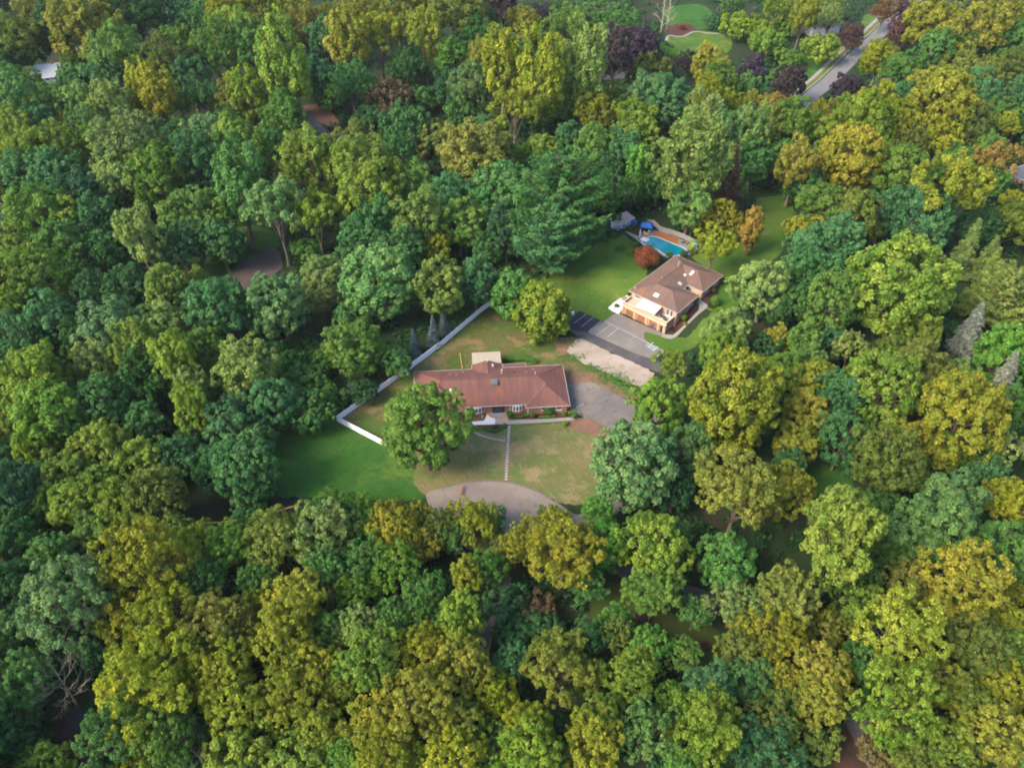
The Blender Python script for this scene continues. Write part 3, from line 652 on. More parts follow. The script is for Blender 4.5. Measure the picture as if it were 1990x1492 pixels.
for a, w in ((2.95,2.6),(6.8,2.7),(10.8,2.8)):
    door(H2, a, GF-0.02, 0.0, w, 2.25, 0, DOOR_BROWN, TRIM_TAN, True, 'garage_door', 4)
for a in (0.8,4.85,8.75,12.55,14.55):
    Mesh().box(a-0.3, a+0.3, GF-0.28, GF-0.002, -0.1, 2.7).build('pier', BRICK_TAN, H2)
Mesh().box(GA-0.1, GB+0.1, GF-0.34, GF-0.051, 2.703, 2.95).build('lintel_band', TRIM_TAN, H2)
door(H2, 13.55, GF-0.02, 0.0, 0.95, 2.15, 0, DOOR_DARK, TRIM_TAN)
# upper storey openings
yw = -B2+0.66
window(H2, 12.7, yw, 3.1, 1.0, 2.1, 0, 1, TRIM, True, 'terrace_door'); window(H2, 13.9, yw, 3.1, 1.0, 2.1, 0, 1, TRIM, True, 'terrace_door')
window(H2, 7.5, yw, 3.1, 3.2, 2.1, 0, 3, TRIM, True, 'terrace_door'); window(H2, 2.6, yw, 3.9, 1.6, 1.2, 0, 2)
for b in (4, 8, 14, 19): window(H2, 0.56, -b, 3.8, 1.5, 1.2, -math.pi/2, 2)
for b in (3, 7.5): window(H2, W2-0.56, -b, 3.9, 1.4, 1.1, math.pi/2, 2)
window(H2, W2-0.56, -17, 3.9, 1.4, 1.1, math.pi/2, 2); window(H2, W2-0.56, -21, 3.9, 1.4, 1.1, math.pi/2, 2)
window(H2, 13.4, -n0+0.64, 3.2, 0.9, 1.5, 0, 1)
door(H2, 11.7, -n0+0.64, 2.7, 1.0, 2.1, 0, mat('cream_door', (0.5,0.42,0.33), 0.5))
for a in (4, 8, 12): window(H2, a, -0.56, 3.9, 1.5, 1.1, math.pi, 2)
# skylights, flue and vents
def on_roof(a, b):
    r = max(min(a, ni-a, b, B2-b), min(a, W2-a, b, n0-b), min(a, W2-a, b-n1, B2-b)); return EV2+0.1+PT2*r
def skylight(a, b, w, d, tilt_axis, ang, m=SKYLIGHT):
    o = Mesh().box(-w/2,w/2,-d/2,d/2,-0.15,0.13).build('skylight', METAL, H2); o.location = (a,-b,on_roof(a,b)); o.rotation_euler = (ang,0,0) if tilt_axis == 'x' else (0,ang,0)
    Mesh().box(-w/2+0.08,w/2-0.08,-d/2+0.08,d/2-0.08,0.131,0.17).build('pane', m, o)
PA = math.atan(PT2)
skylight(7.6, 22.0, 1.5, 1.3, 'x', PA, mat('white_dome', (0.42,0.42,0.41), 0.2))
skylight(9.3, 12.6, 1.2, 1.0, 'y', PA); skylight(9.6, 7.0, 0.9, 1.7, 'x', PA, MATS['white_dome']); skylight(8.3, 8.6, 0.8, 0.8, 'x', PA, MATS['white_dome'])
vent(H2, 5.0, -7.0, on_roof(5.0,7.0), 1.3, 0.13); vent(H2, 1.2, -23.0, on_roof(1.2,23.0), 0.5, 0.12); vent(H2, 4.8, -15.2, on_roof(4.8,15.2), 0.4, 0.09, cap=False)

# awning over the terrace
aw = thing('awning', 'white fabric awning shading the terrace above the garage doors', 'awning', (T2[0],T2[1],0), A2)
def sloped(a0, a1, b0, b1, z0, z1, t):
    return Mesh().add([(a0,-b0,z0),(a1,-b0,z0),(a1,-b1,z1),(a0,-b1,z1),(a0,-b0,z0+t),(a1,-b0,z0+t),(a1,-b1,z1+t),(a0,-b1,z1+t)], [(0,1,2,3),(7,6,5,4),(0,4,5,1),(1,5,6,2),(2,6,7,3),(3,7,4,0)])
AWN = mat('cream_canvas', (0.44,0.40,0.37), 0.8)
sloped(4.9, 11.0, 24.42, 27.6, 5.38, 4.75, 0.04).build('canopy', AWN, aw)
sloped(4.9, 11.0, 27.602, 27.63, 4.55, 4.55, 0.24).build('valance', AWN, aw)
Mesh().box(4.9, 11.0, -24.40, -24.34, 5.30, 5.45).build('roller_box', TRIM, aw)
for a in (5.3, 10.6): Mesh().tube([(a,-24.4,4.6),(a,-26.2,4.85),(a,-27.5,4.72)], [0.03,0.03,0.03], 6).build('arm', METAL, aw)

# ------------------------------------------------------------------ trees: crowns of leaf sprays on trunks with limbs
def unit(a): return a / np.maximum(1e-9, np.linalg.norm(a, axis=-1, keepdims=True))

def fib(n, rng, jit=0.25):
    k = np.arange(n) + 0.5
    z = 1 - 2*k/n; th = math.pi*(1+5**0.5)*k + rng.uniform(0, 6.28)
    r = np.sqrt(1-z*z)
    return unit(np.stack([r*np.cos(th), r*np.sin(th), z], 1) + rng.normal(0, jit/ math.sqrt(max(n,1))*2, (n,3)))

def leaf_mesh(name, c, n, L, W, tone, rng, along=None):
    """one folded diamond-shaped spray per centre c, facing n"""
    N = len(c)
    r = rng.normal(0, 1, (N,3)) if along is None else along + rng.normal(0, 0.35, (N,3))
    t = unit(r - n*np.sum(r*n, 1, keepdims=True)); b = np.cross(n, t)
    k = np.clip(np.exp(rng.normal(-0.06, 0.34, (N,1))), 0.4, 1.9); L = np.asarray(L).reshape(-1,1)*k*rng.uniform(0.85, 1.15, (N,1)); W = np.asarray(W).reshape(-1,1)*k*rng.uniform(0.75, 1.25, (N,1))
    droop = n*L*rng.uniform(-0.05, 0.28, (N,1))
    v = np.stack([c - t*L*0.5 - droop, c + b*W*0.5 - t*L*0.08, c + t*L*0.5 - droop, c - b*W*0.5 - t*L*0.08], 1).reshape(-1,3)
    me = bpy.data.meshes.new(name)
    me.vertices.add(4*N); me.vertices.foreach_set('co', v.astype(np.float32).ravel())
    me.loops.add(4*N); me.loops.foreach_set('vertex_index', np.arange(4*N, dtype=np.int32))
    me.polygons.add(N); me.polygons.foreach_set('loop_start', np.arange(0, 4*N, 4, dtype=np.int32))
    a = me.attributes.new('tone', 'FLOAT', 'POINT'); a.data.foreach_set('value', np.repeat(tone, 4).astype(np.float32))
    me.update(calc_edges=True); me.materials.append(FOLIAGE)
    return me

def crown_lobes(rng, env, cz, nmaj, rmaj, nmin, rmin, nleaf, L, W, zmin=-0.45, reach=(0.60,0.80), upsweep=0.0, gap=0.0, jitter=0.5):
    env = np.array(env)
    d = fib(nmaj, rng, 0.7); d = d[d[:,2] > zmin]
    if gap: d = d[rng.uniform(0,1,len(d)) > gap]
    lump = rng.uniform(*reach, (len(d),1))
    for _ in range(4):                                             # uneven outline: broad swellings and hollows
        b = unit(rng.normal(0,1,(1,3))); lump = lump*(1 + rng.uniform(-0.22,0.26)*np.clip((d @ b.T), 0, 1)**2)
    mc = d*env*lump
    mr = rmaj*rng.uniform(0.6, 1.35, len(d))
    core = unit(rng.normal(0,1,(9,3)))*env*rng.uniform(0.12,0.42,(9,1))   # inner boughs close the view through the crown
    mc = np.vstack([mc, core]); mr = np.append(mr, np.full(9, rmaj*1.05))
    C, Nn, T = [], [], []
    for i in range(len(mc)):
        md = fib(nmin, rng, 0.6)
        out = unit(mc[i] + np.array([0,0,1.0]))
        md = md[md @ out > -0.35]
        stretch = np.array([1,1,1+upsweep])
        pc = mc[i] + md*mr[i]*0.82*stretch*rng.uniform(0.8,1.15,(len(md),1))
        pr = rmin*rng.uniform(0.55, 1.45, len(md))
        big = rng.uniform(0,1)
        for j in range(len(pc)):
            n = max(6, int(nleaf*(pr[j]/rmin)**2))
            ld = unit(rng.normal(0,1,(n,3)) + 0.55*md[j] + np.array([0,0,0.35]))
            C.append(pc[j] + ld*pr[j]*stretch*rng.uniform(0.55,1.12,(n,1)))
            Nn.append(unit(ld + 0.25*md[j] + np.array([0,0,0.3]) + rng.normal(0, jitter, (n,3))))
            T.append(np.full(n, np.clip(0.5*big + 0.5*rng.uniform(0,1) + rng.normal(0,0.05), 0, 1)))
    C, Nn, T = np.concatenate(C), np.concatenate(Nn), np.concatenate(T)
    keep = np.ones(len(C), bool)                                   # leaves deep inside a neighbouring bough get no light and fall
    for i in range(len(mc)):
        keep &= np.linalg.norm(C - mc[i], axis=1) > 0.66*mr[i]
    C = C[keep]; C[:,2] += cz
    return C, Nn[keep], T[keep], mc + np.array([0,0,cz]), mr

def trunk_mesh(name, rng, H, r0, tips, crotch=(0.35,0.7), mat_=None, bend=0.4):
    m = Mesh()
    bx, by = rng.normal(0, bend, 2)
    axis = lambda t: Vector((bx*t*t + 0.25*math.sin(5*t), by*t*t + 0.2*math.cos(4*t)-0.2, H*t))
    ts = [0, 0.03, 0.1, 0.25, 0.45, 0.65, 0.85, 1.0]
    m.tube([axis(t) for t in ts], [r0*1.55, r0*1.15] + [r0*(1-0.82*t) for t in ts[2:]], 8)
    for p in tips:
        p = Vector(p); t = min(0.92, max(0.2, rng.uniform(*crotch)*min(1.0, p.z/H)))
        a = axis(t); q = a.lerp(p, 0.55); q.z += 0.12*(p-a).length*rng.uniform(-0.4,1)
        rr = r0*(1-0.82*t)*0.62
        m.tube([a, a.lerp(q,0.5)+Vector((0,0,0.1)), q, p], [rr, rr*0.8, rr*0.55, rr*0.22], 5, cap=False)
    return m.data(name, mat_ or BARK, True)

def proto(kind, seed):
    """one tree of a kind: crown mesh, trunk mesh, crown radius, height of the crown's middle"""
    rng = np.random.default_rng(seed*77 + sum(map(ord, kind)))
    bark = BARK
    if kind == 'round':
        env, cz, H = (6,6,6.2), 9.6, 15.0
        C,N,T,mc,mr = crown_lobes(rng, env, cz, 50, 1.65, 12, 0.62, 80, 0.50, 0.36, zmin=-0.75, reach=(0.50,0.96), jitter=0.6)
    elif kind == 'fine':
        env, cz, H = (6,6,5.6), 10.4, 15.4
        C,N,T,mc,mr = crown_lobes(rng, env, cz, 66, 1.35, 11, 0.50, 62, 0.42, 0.28, zmin=-0.68, reach=(0.52,1.0), gap=0.06, jitter=0.75)
    elif kind == 'poplar':
        env, cz, H = (4.2,4.2,7.6), 13.0, 20.0
        C,N,T,mc,mr = crown_lobes(rng, env, cz, 32, 1.35, 11, 0.56, 50, 0.48, 0.30, zmin=-0.75, upsweep=0.55, reach=(0.62,0.92))
    elif kind == 'spread':
        env, cz, H = (6.5,6.5,4.0), 13.5, 15.5
        C,N,T,mc,mr = crown_lobes(rng, env, cz, 30, 1.75, 12, 0.66, 58, 0.44, 0.30, zmin=-0.5, reach=(0.6,0.95), gap=0.15)
    elif kind == 'dome':
        env, cz, H = (6,6,6.3), 8.6, 14.0
        C,N,T,mc,mr = crown_lobes(rng, env, cz, 84, 1.35, 11, 0.55, 60, 0.42, 0.28, zmin=-0.85, reach=(0.70,0.93), jitter=0.55)
    elif kind == 'ball':
        env, cz, H = (4.2,4.2,4.8), 5.6, 8.5
        C,N,T,mc,mr = crown_lobes(rng, env, cz, 70, 1.0, 8, 0.5, 46, 0.36, 0.24, zmin=-0.85, reach=(0.80,0.90))
    elif kind == 'low':
        env, cz, H = (5,5,3.2), 4.2, 6.0
        C,N,T,mc,mr = crown_lobes(rng, env, cz, 36, 1.3, 11, 0.52, 46, 0.40, 0.26, zmin=-0.6, reach=(0.6,0.92))
    elif kind == 'column':
        env, cz, H = (1.5,1.5,4.2), 4.6, 8.0
        C,N,T,mc,mr = crown_lobes(rng, env, cz, 30, 0.62, 9, 0.30, 40, 0.26, 0.16, zmin=-0.95, upsweep=0.5, reach=(0.6,0.9))
    elif kind in ('spruce', 'pine'):
        H = 15.0 if kind == 'spruce' else 15.5
        R = 3.2 if kind == 'spruce' else 6.0
        cz, env = H*(0.5 if kind == 'spruce' else 0.56), (R,R,H/2)
        C,N,T,mc,al = [],[],[],[],[]
        tiers = 19 if kind == 'spruce' else 13
        for i in range(tiers):
            f = (i+0.5)/tiers; z = H*(0.06+0.92*f) if kind == 'spruce' else H*(0.2+0.78*f)
            rad = R*(1-f)**0.85+0.25 if kind == 'spruce' else R*math.sqrt(max(0.03,1-(f*1.02-0.22)**2))*(1.0 if f<0.6 else 1-(f-0.6)*1.4)
            nb = int(7+5*(1-f)) if kind == 'spruce' else int(6+4*(1-f))
            for k in range(nb):
                th = 2*math.pi*(k+rng.uniform(-0.3,0.3))/nb + i*1.1; Lb = rad*rng.uniform(0.6,1.28)
                rise = -0.22 if kind == 'spruce' else 0.18+0.5*f
                dirv = np.array([math.cos(th), math.sin(th), rise]); side = np.array([-math.sin(th), math.cos(th), 0])
                n = int(150*Lb/R+30) if kind == 'spruce' else int(300*Lb/R+30)
                s = rng.uniform(0.12,1,n)**0.75; wdt = (0.32 if kind=='spruce' else 0.36)*Lb*(1-0.55*s)*np.minimum(1,s*4)
                o = rng.uniform(-1,1,n)*wdt
                p = np.array([0,0,z]) + dirv*(s*Lb)[:,None] + side*o[:,None]
                p[:,2] += rng.normal(0,0.12,n) - 0.25*np.abs(o) + (0.10*Lb*s*s if kind=='pine' else 0.0)
                C.append(p); N.append(unit(np.array([0,0,1.0])+0.45*dirv+rng.normal(0,0.8,(n,3))))
                T.append(np.full(n, rng.uniform(0.1,0.9))); al.append(np.tile(dirv,(n,1))+side*(o/np.maximum(wdt,0.01))[:,None]*0.7)
                if k % 2 == 0: mc.append(np.array([0,0,z])+dirv*Lb*0.8)
        C,N,T,al = map(np.concatenate,(C,N,T,al))
        me = leaf_mesh('crown', C, N, 0.52 if kind=='spruce' else 0.62, 0.13 if kind=='spruce' else 0.15, T, rng, al)
        m = Mesh(); m.tube([(0,0,0),(0,0,H*0.5),(0.05,0,H*0.97)], [0.3,0.18,0.03], 8)
        for p in mc: m.tube([(0,0,p[2]-0.1), tuple(p)], [0.05,0.015], 4, cap=False)
        return me, m.data('trunk', BARK, True), R, cz
    me = leaf_mesh('crown', C, N, _ll(kind)[0], _ll(kind)[1], T, rng)
    tr = trunk_mesh('trunk', rng, H*0.86, 0.036*H*(0.62 if kind in('poplar','spread','fine') else 0.7), [p for p in mc if rng.uniform() < 0.5], crotch=(0.3,0.75))
    return me, tr, env[0], cz

def _ll(kind):
    return {'dome':(0.35,0.24),'round':(0.35,0.24),'fine':(0.30,0.20),'poplar':(0.42,0.25),'spread':(0.38,0.25),'ball':(0.36,0.25),'low':(0.40,0.26),'column':(0.26,0.17)}[kind]

PROTOS = {k: [proto(k, s) for s in range(n)] for k, n in
          (('dome',3),('round',6),('fine',6),('poplar',4),('spread',4),('ball',2),('low',2),('column',2),('pine',2),('spruce',2))}

PALETTE = {   # leaf colours
 'y':(0.139,0.167,0.016),'yo':(0.150,0.157,0.019),'yg':(0.099,0.154,0.020),'g':(0.055,0.130,0.028),'gy':(0.075,0.143,0.024),'d':(0.030,0.084,0.027),'t':(0.047,0.123,0.037),'w':(0.114,0.168,0.040),'wt':(0.081,0.154,0.045),'o':(0.114,0.130,0.022),'og':(0.083,0.114,0.022),
 'b':(0.060,0.150,0.026),'by':(0.112,0.172,0.020),
 'p':(0.044,0.032,0.042),'pr':(0.066,0.036,0.038),'r':(0.150,0.054,0.024),'n':(0.080,0.064,0.028),'s':(0.15,0.17,0.135),'bs':(0.070,0.105,0.105),'ro':(0.185,0.135,0.028),'rb':(0.125,0.075,0.034)}
COLOUR_WORDS = {'y':'olive-yellow','yo':'golden-olive','yg':'yellow-green','g':'mid-green','gy':'fresh-green','d':'dark-green','t':'blue-green','w':'pale-green','wt':'pale blue-green',
 'o':'brownish-olive','og':'dull-olive','b':'bright-green','by':'bright yellow-green','p':'dark-purple','pr':'reddish-purple','r':'rusty-red','n':'dark-brown','s':'silvery','bs':'grey-blue','ro':'orange-tinged','rb':'rust-brown'}
KIND_WORDS = {'dome':('maple_tree','domed tree','tree'),'round':('broadleaf_tree','round-crowned tree','tree'),'fine':('oak_tree','ragged-crowned tree','tree'),'poplar':('poplar_tree','tall narrow tree','tree'),
 'spread':('spreading_tree','spreading tree','tree'),'ball':('ornamental_tree','ball-shaped tree','tree'),'low':('low_tree','low bushy tree','tree'),'column':('columnar_tree','slim columnar tree','tree'),
 'pine':('pine_tree','layered pine','pine'),'spruce':('spruce_tree','cone-shaped spruce','spruce')}
SHORT = {'M':'dome','R':'round','F':'fine','P':'poplar','S':'spread','B':'ball','L':'low','C':'column','N':'pine','U':'spruce'}

# crowns as surveyed tile by tile (tile corner in photo pixels; x, y and width in the tile's three-fold enlargement; leaf colour; kind)
SURVEY = {
 (0,0): """60,200,260,og,F 200,80,200,o,F 500,110,330,o,R 130,250,200,d,R 330,180,200,d,R 790,90,240,d,F 1060,240,260,gy,L 1190,150,180,g,F 1370,60,280,yo,F 1360,160,170,by,P
 1530,190,220,og,F 1700,60,220,o,F 1930,80,160,y,F 1780,160,200,o,F 700,340,270,gy,F 620,420,220,t,F 950,360,250,og,F 900,450,190,wt,R 1090,420,220,t,F 1300,290,250,g,F 1480,260,280,g,F
 1640,380,240,yg,P 1690,470,200,gy,F 1820,430,200,d,R 1450,510,170,yg,P 1420,590,200,o,F 1290,620,120,yo,F 1050,590,150,gy,S 1180,570,160,t,S 1190,740,210,wt,S 830,545,130,y,P 930,560,150,yo,P
 650,600,260,w,F 340,600,180,gy,F 470,640,200,wt,R 250,640,200,yg,F 90,620,260,g,F 60,500,180,t,F 270,540,150,g,F 100,760,240,yg,F 230,780,200,t,R 290,860,260,yg,F 510,780,200,g,F
 830,740,190,w,R 560,850,230,gy,F 750,880,300,w,F 900,900,230,t,R 1340,840,210,yg,P 1440,900,190,gy,P 1640,700,240,g,R 1640,650,110,y,P 1590,850,170,d,R 700,1060,260,w,R 940,1060,280,gy,R
 1110,1260,320,gy,M 1380,1090,220,g,P 1800,980,320,yg,R 1600,1180,340,wt,S 1830,1200,300,yg,S 820,1390,190,w,P 90,1010,240,t,R 300,1000,270,t,R 450,1120,270,d,R 220,1240,290,gy,R 400,1290,230,yg,R
 560,1280,240,t,R 90,1430,240,yg,R 340,1430,220,g,R 590,1450,180,t,R 150,900,210,yg,F 1050,1430,220,d,R 1140,900,200,d,P 1010,760,180,d,F 1260,1080,200,d,R 1930,560,170,g,L 1780,1440,170,g,L
 640,140,220,d,R 930,40,220,d,R 1050,100,200,d,F 1600,110,180,og,F 560,330,150,gy,L 430,450,150,g,L 1880,200,200,t,F 1170,1020,190,d,R 1330,700,150,t,F 720,480,150,t,F 1560,560,150,t,F 50,340,180,d,R""",
 (663,0): """40,200,190,yo,P 220,200,240,y,S 480,200,240,y,S 570,280,160,yo,S 330,60,260,o,F 110,80,200,o,F 520,60,240,o,F 700,60,300,og,F 800,130,190,g,F 660,330,210,g,R 780,260,200,d,R
 930,30,160,p,R 1050,110,190,yo,S 1150,110,130,p,F 1200,200,110,gy,P 1120,240,140,o,L 1320,120,210,gy,F 1480,90,200,wt,F 1620,150,200,g,F 1460,280,150,gy,F 930,280,160,yg,F 930,420,200,y,P
 1150,430,230,y,P 1410,390,220,w,P 790,370,110,yo,P 750,500,210,wt,F 1000,600,250,y,S 1260,380,160,d,R 1750,290,180,p,R 1580,290,160,p,P 1780,420,250,og,L 1250,570,140,yo,F 1400,560,230,gy,R
 1480,670,190,yo,F 1610,600,150,yg,F 1780,550,270,wt,R 1720,680,230,yg,R 1890,600,210,t,R 1200,660,140,g,L 280,580,240,n,L 60,500,190,t,F 380,760,250,t,L 100,860,260,og,R 320,890,210,t,R 560,800,220,og,L
 780,890,330,o,M 920,890,130,gy,P 1060,900,160,gy,R 1180,870,190,yg,R 1330,840,210,t,R 1480,900,210,gy,R 1620,880,230,t,R 1690,790,190,yg,R 1720,990,110,b,C 150,1020,330,yg,R 400,1090,240,gy,R
 640,1120,250,t,R 980,1160,320,t,M 1310,1070,230,og,F 1250,1250,420,t,N 150,1190,290,yg,R 430,1260,310,w,R 680,1290,260,gy,R 200,1330,270,t,R 540,1440,180,y,R 340,1430,270,t,R 110,1440,260,t,R
 960,1340,260,d,R 1200,1400,320,t,N 1580,1110,210,d,R 1480,1130,170,g,R 1840,1060,150,t,R 850,1440,150,t,R 580,560,160,d,L 470,590,150,g,L 700,640,180,t,L 160,680,180,t,L
 1090,760,190,d,L 860,720,150,t,L 620,470,160,d,R 380,400,170,d,R 1060,330,160,d,F 1350,480,180,g,F 690,990,200,g,L 1530,1010,180,d,R 1240,980,170,d,F 1690,1090,140,g,F""",
 (1326,0): """350,800,240,wt,R 410,930,190,t,R 400,780,150,w,P 280,1040,130,rb,U 220,1240,170,yo,R 400,1340,85,ro,C 330,1310,110,yo,F 60,1250,150,yo,F 180,1400,210,y,S 400,440,180,p,R 630,460,190,p,R
 960,500,160,p,R 980,205,130,pr,R 1260,200,140,pr,R 30,370,110,p,F 1180,540,130,p,R 1290,60,130,pr,F 1170,60,140,rb,F 160,370,210,yo,R 200,490,230,gy,R 1420,110,280,yo,R 1720,120,330,yo,F
 1900,60,220,yo,F 1140,330,200,y,R 1290,400,210,g,R 1170,480,130,g,R 1470,290,190,g,R 1650,400,250,og,L 1800,430,190,og,F 1940,530,150,t,R 1420,500,220,yo,R 1560,520,200,y,F 1290,570,180,t,R
 1700,580,230,t,R 130,600,150,y,P 230,620,160,y,F 400,630,180,yo,F 540,610,130,ro,F 510,730,190,og,R 650,710,220,gy,R 800,690,170,yo,F 960,660,180,yg,R 1130,650,230,y,R 900,790,230,yg,R
 1080,750,250,yg,R 1230,720,220,y,R 1480,650,320,yo,M 1500,800,210,y,F 1680,740,220,og,F 1870,710,130,y,F 1950,700,120,g,R 660,930,160,yo,P 560,900,190,g,R 960,910,300,yo,M 1290,960,290,gy,R
 1150,900,180,yg,R 840,1040,150,g,L 950,1110,160,o,L 800,1160,240,gy,R 1850,910,210,ro,S 1600,1090,360,y,S 1920,1150,160,y,S 1810,1040,160,g,R 1400,1270,290,t,R 1180,1210,240,t,R 1000,1240,240,og,R
 720,1330,200,yo,L 900,1370,250,t,R 720,1440,200,t,R 1650,1440,130,w,U 1770,1480,120,w,U 1890,1300,200,og,R 1740,1330,200,d,R 345,140,200,by,L 490,270,200,gy,L 800,280,200,by,L 600,160,150,gy,L
 560,50,170,yg,F 700,70,140,y,P 870,40,110,w,F 160,120,100,t,L 280,30,120,g,F 1480,180,180,og,F 1660,280,180,g,R 1880,250,220,g,R 1930,380,180,og,F 1790,640,160,g,R
 700,1060,160,g,R 1110,1060,170,yg,L 1330,830,190,og,F 1600,930,190,g,R 1750,880,130,gy,P 380,520,145,g,B 240,740,170,wt,P 110,700,170,w,P 1620,1210,150,d,L 470,190,140,by,L 640,330,130,gy,L""",
 (0,500): """150,160,340,gy,M 270,350,260,t,R 420,30,170,g,R 740,210,240,d,R 980,220,240,w,R 1290,280,300,t,R 1160,170,150,yg,R 1620,270,300,wt,R 1880,120,260,w,R 950,390,250,w,R 660,440,290,wt,R 560,590,240,w,R
 440,700,120,w,R 790,530,190,yg,P 1000,560,210,yg,P 1180,540,210,gy,R 1100,770,150,w,P 1100,890,160,yg,P 1240,730,140,b,R 850,700,270,d,R 1440,660,310,w,R 1420,850,230,wt,R 1570,850,270,t,R 1340,960,240,t,R
 170,700,310,yg,R 60,930,220,yg,R 90,590,200,t,R 270,930,320,gy,M 600,850,270,t,M 820,910,190,t,R 600,1090,260,yg,R 200,1110,230,yg,R 370,1220,260,yg,R 830,1160,250,yg,R 1010,1170,230,d,R 590,1290,210,gy,R
 450,1410,240,yg,R 670,1430,250,yg,R 230,1290,190,t,R 290,1430,190,gy,R 80,1390,270,d,R 900,1400,270,og,R 1240,1190,230,d,R 1430,1210,300,t,M 1520,1060,160,t,R 1800,900,260,g,L 1450,1330,250,d,L 370,820,170,t,R
 1310,640,150,g,F 1580,540,160,d,L 560,230,200,d,R 470,480,180,d,R 60,420,180,d,R 400,1010,170,d,R 900,980,160,d,L 1120,1060,160,d,L 60,1190,190,d,R 1690,620,190,d,L 1880,600,150,g,L 720,750,190,g,R 200,480,180,d,R""",
 (663,500): """200,150,380,wt,M 570,180,290,w,R 780,140,240,t,R 100,530,280,gy,M 325,600,165,t,R 425,475,80,bs,U 530,425,85,bs,U 600,385,70,bs,U 885,160,60,bs,U
 492,1008,400,gy,M 1690,1240,420,wt,M 1850,880,310,gy,R 1920,620,190,yg,S 1500,1480,190,b,R 60,330,190,t,R 120,780,170,d,L""",
 (1326,500): """480,165,270,w,R 255,455,215,w,R 230,610,230,yg,R 300,850,470,y,M 700,90,220,t,R 840,90,200,t,R 840,290,280,gy,M 630,280,170,t,R 1280,150,470,by,M 550,470,140,yo,R 700,490,190,gy,R 730,580,180,wt,R
 600,680,210,gy,R 770,740,210,y,R 720,900,230,yo,R 680,1080,210,o,R 990,500,190,w,S 860,500,160,d,R 1240,510,180,og,F 1430,450,120,og,P 1750,150,160,w,U 1870,270,260,w,N 1680,400,140,s,U 1150,800,330,yg,M
 1370,660,290,og,R 1610,720,210,w,R 1630,960,400,y,R 1290,1060,240,yo,F 1210,1210,350,og,F 1500,1140,190,yg,R 1870,1110,210,w,S 1890,880,220,g,R 1860,570,260,b,R 1870,700,140,s,U 330,1350,400,o,F
 610,1340,260,yo,F 1540,1410,280,wt,R 1880,1390,240,y,F 900,830,240,d,R 60,1090,210,wt,R 80,1250,170,t,R 930,1060,260,d,R 1160,1400,170,g,R 480,520,160,d,R 440,650,150,g,R 1550,420,130,d,L 1080,620,170,og,L
 1750,1270,200,d,R 1900,720,..., 1010,980,160,d,L 620,1180,180,d,R 1440,830,150,d,R 560,300,170,d,R""".replace('1900,720,..., ', ''),
 (0,992): """330,270,210,g,R 550,120,220,gy,R 720,40,190,yg,R 100,110,200,d,R 30,440,150,gy,R 810,310,400,y,F 420,560,400,wt,F 960,600,320,y,F 760,650,260,yo,F 1010,110,190,gy,F 1150,170,220,yg,F 1340,230,240,gy,F
 1440,80,170,d,F 1600,180,290,og,F 1840,120,320,w,F 1260,640,320,o,F 1200,410,220,g,F 1460,560,180,y,F 1720,520,320,y,F 1000,860,310,y,F 820,980,420,y,F 820,1210,260,yg,F 1060,1080,190,y,F 1300,900,310,y,F
 1350,1090,290,y,F 1640,770,310,yo,F 1640,1050,310,y,F 1810,900,290,yo,F 1900,700,210,gy,F 1840,1240,230,y,F 1940,1010,190,y,F 150,960,300,g,F 930,1290,320,gy,F 640,1340,290,g,F 270,1450,250,gy,F
 1400,1430,360,yg,L 1700,1420,300,yg,L 1410,1240,230,d,L 60,1290,270,d,R 780,1460,180,y,F 200,400,200,d,R 350,780,230,d,R 560,850,180,d,R 1500,400,190,g,F 1880,330,230,g,F 540,420,190,gy,F 90,640,190,g,F 1500,740,180,yg,F
 1190,1240,150,d,L 1940,1440,170,g,L""",
 (663,992): """300,130,250,yo,F 470,190,190,yo,F 800,90,190,y,F 660,160,170,g,F 1080,130,170,yo,F 1230,60,160,og,L 1280,240,340,yo,F 1530,190,240,b,R 1810,260,320,yg,F 1820,470,270,gy,F 300,350,230,gy,F 130,270,240,g,F
 100,440,210,gy,F 720,380,140,y,P 690,620,210,yg,P 480,480,210,g,F 440,610,190,g,F 100,670,230,w,F 850,350,190,g,F 520,830,270,yo,F 700,910,290,yo,F 170,870,320,yg,F 880,1060,230,y,F 450,1140,330,yo,F
 650,1230,280,o,F 200,1200,290,yo,F 250,1400,300,y,F 650,1400,280,y,F 40,1390,200,gy,F 1000,860,200,t,F 1250,900,310,o,F 1450,960,170,o,F 1690,960,270,yg,F 1770,790,190,b,F 1100,1260,270,y,F 1090,1430,280,yg,F
 1490,1210,250,yg,F 1450,1340,290,yo,F 1230,1440,200,g,F 1780,1310,260,wt,F 1910,1090,180,gy,F 1940,1300,150,yo,F 1590,720,190,og,F 1420,1460,210,yo,F 1130,550,170,n,L 960,560,220,d,L 1000,720,200,d,L 1180,700,200,d,L
 300,640,180,g,F 340,760,170,gy,F 1420,420,180,g,F 1960,1440,170,g,F 870,1330,210,gy,F 560,700,170,g,F 900,200,170,og,L 20,1000,200,yg,F 1870,1180,150,g,F""",
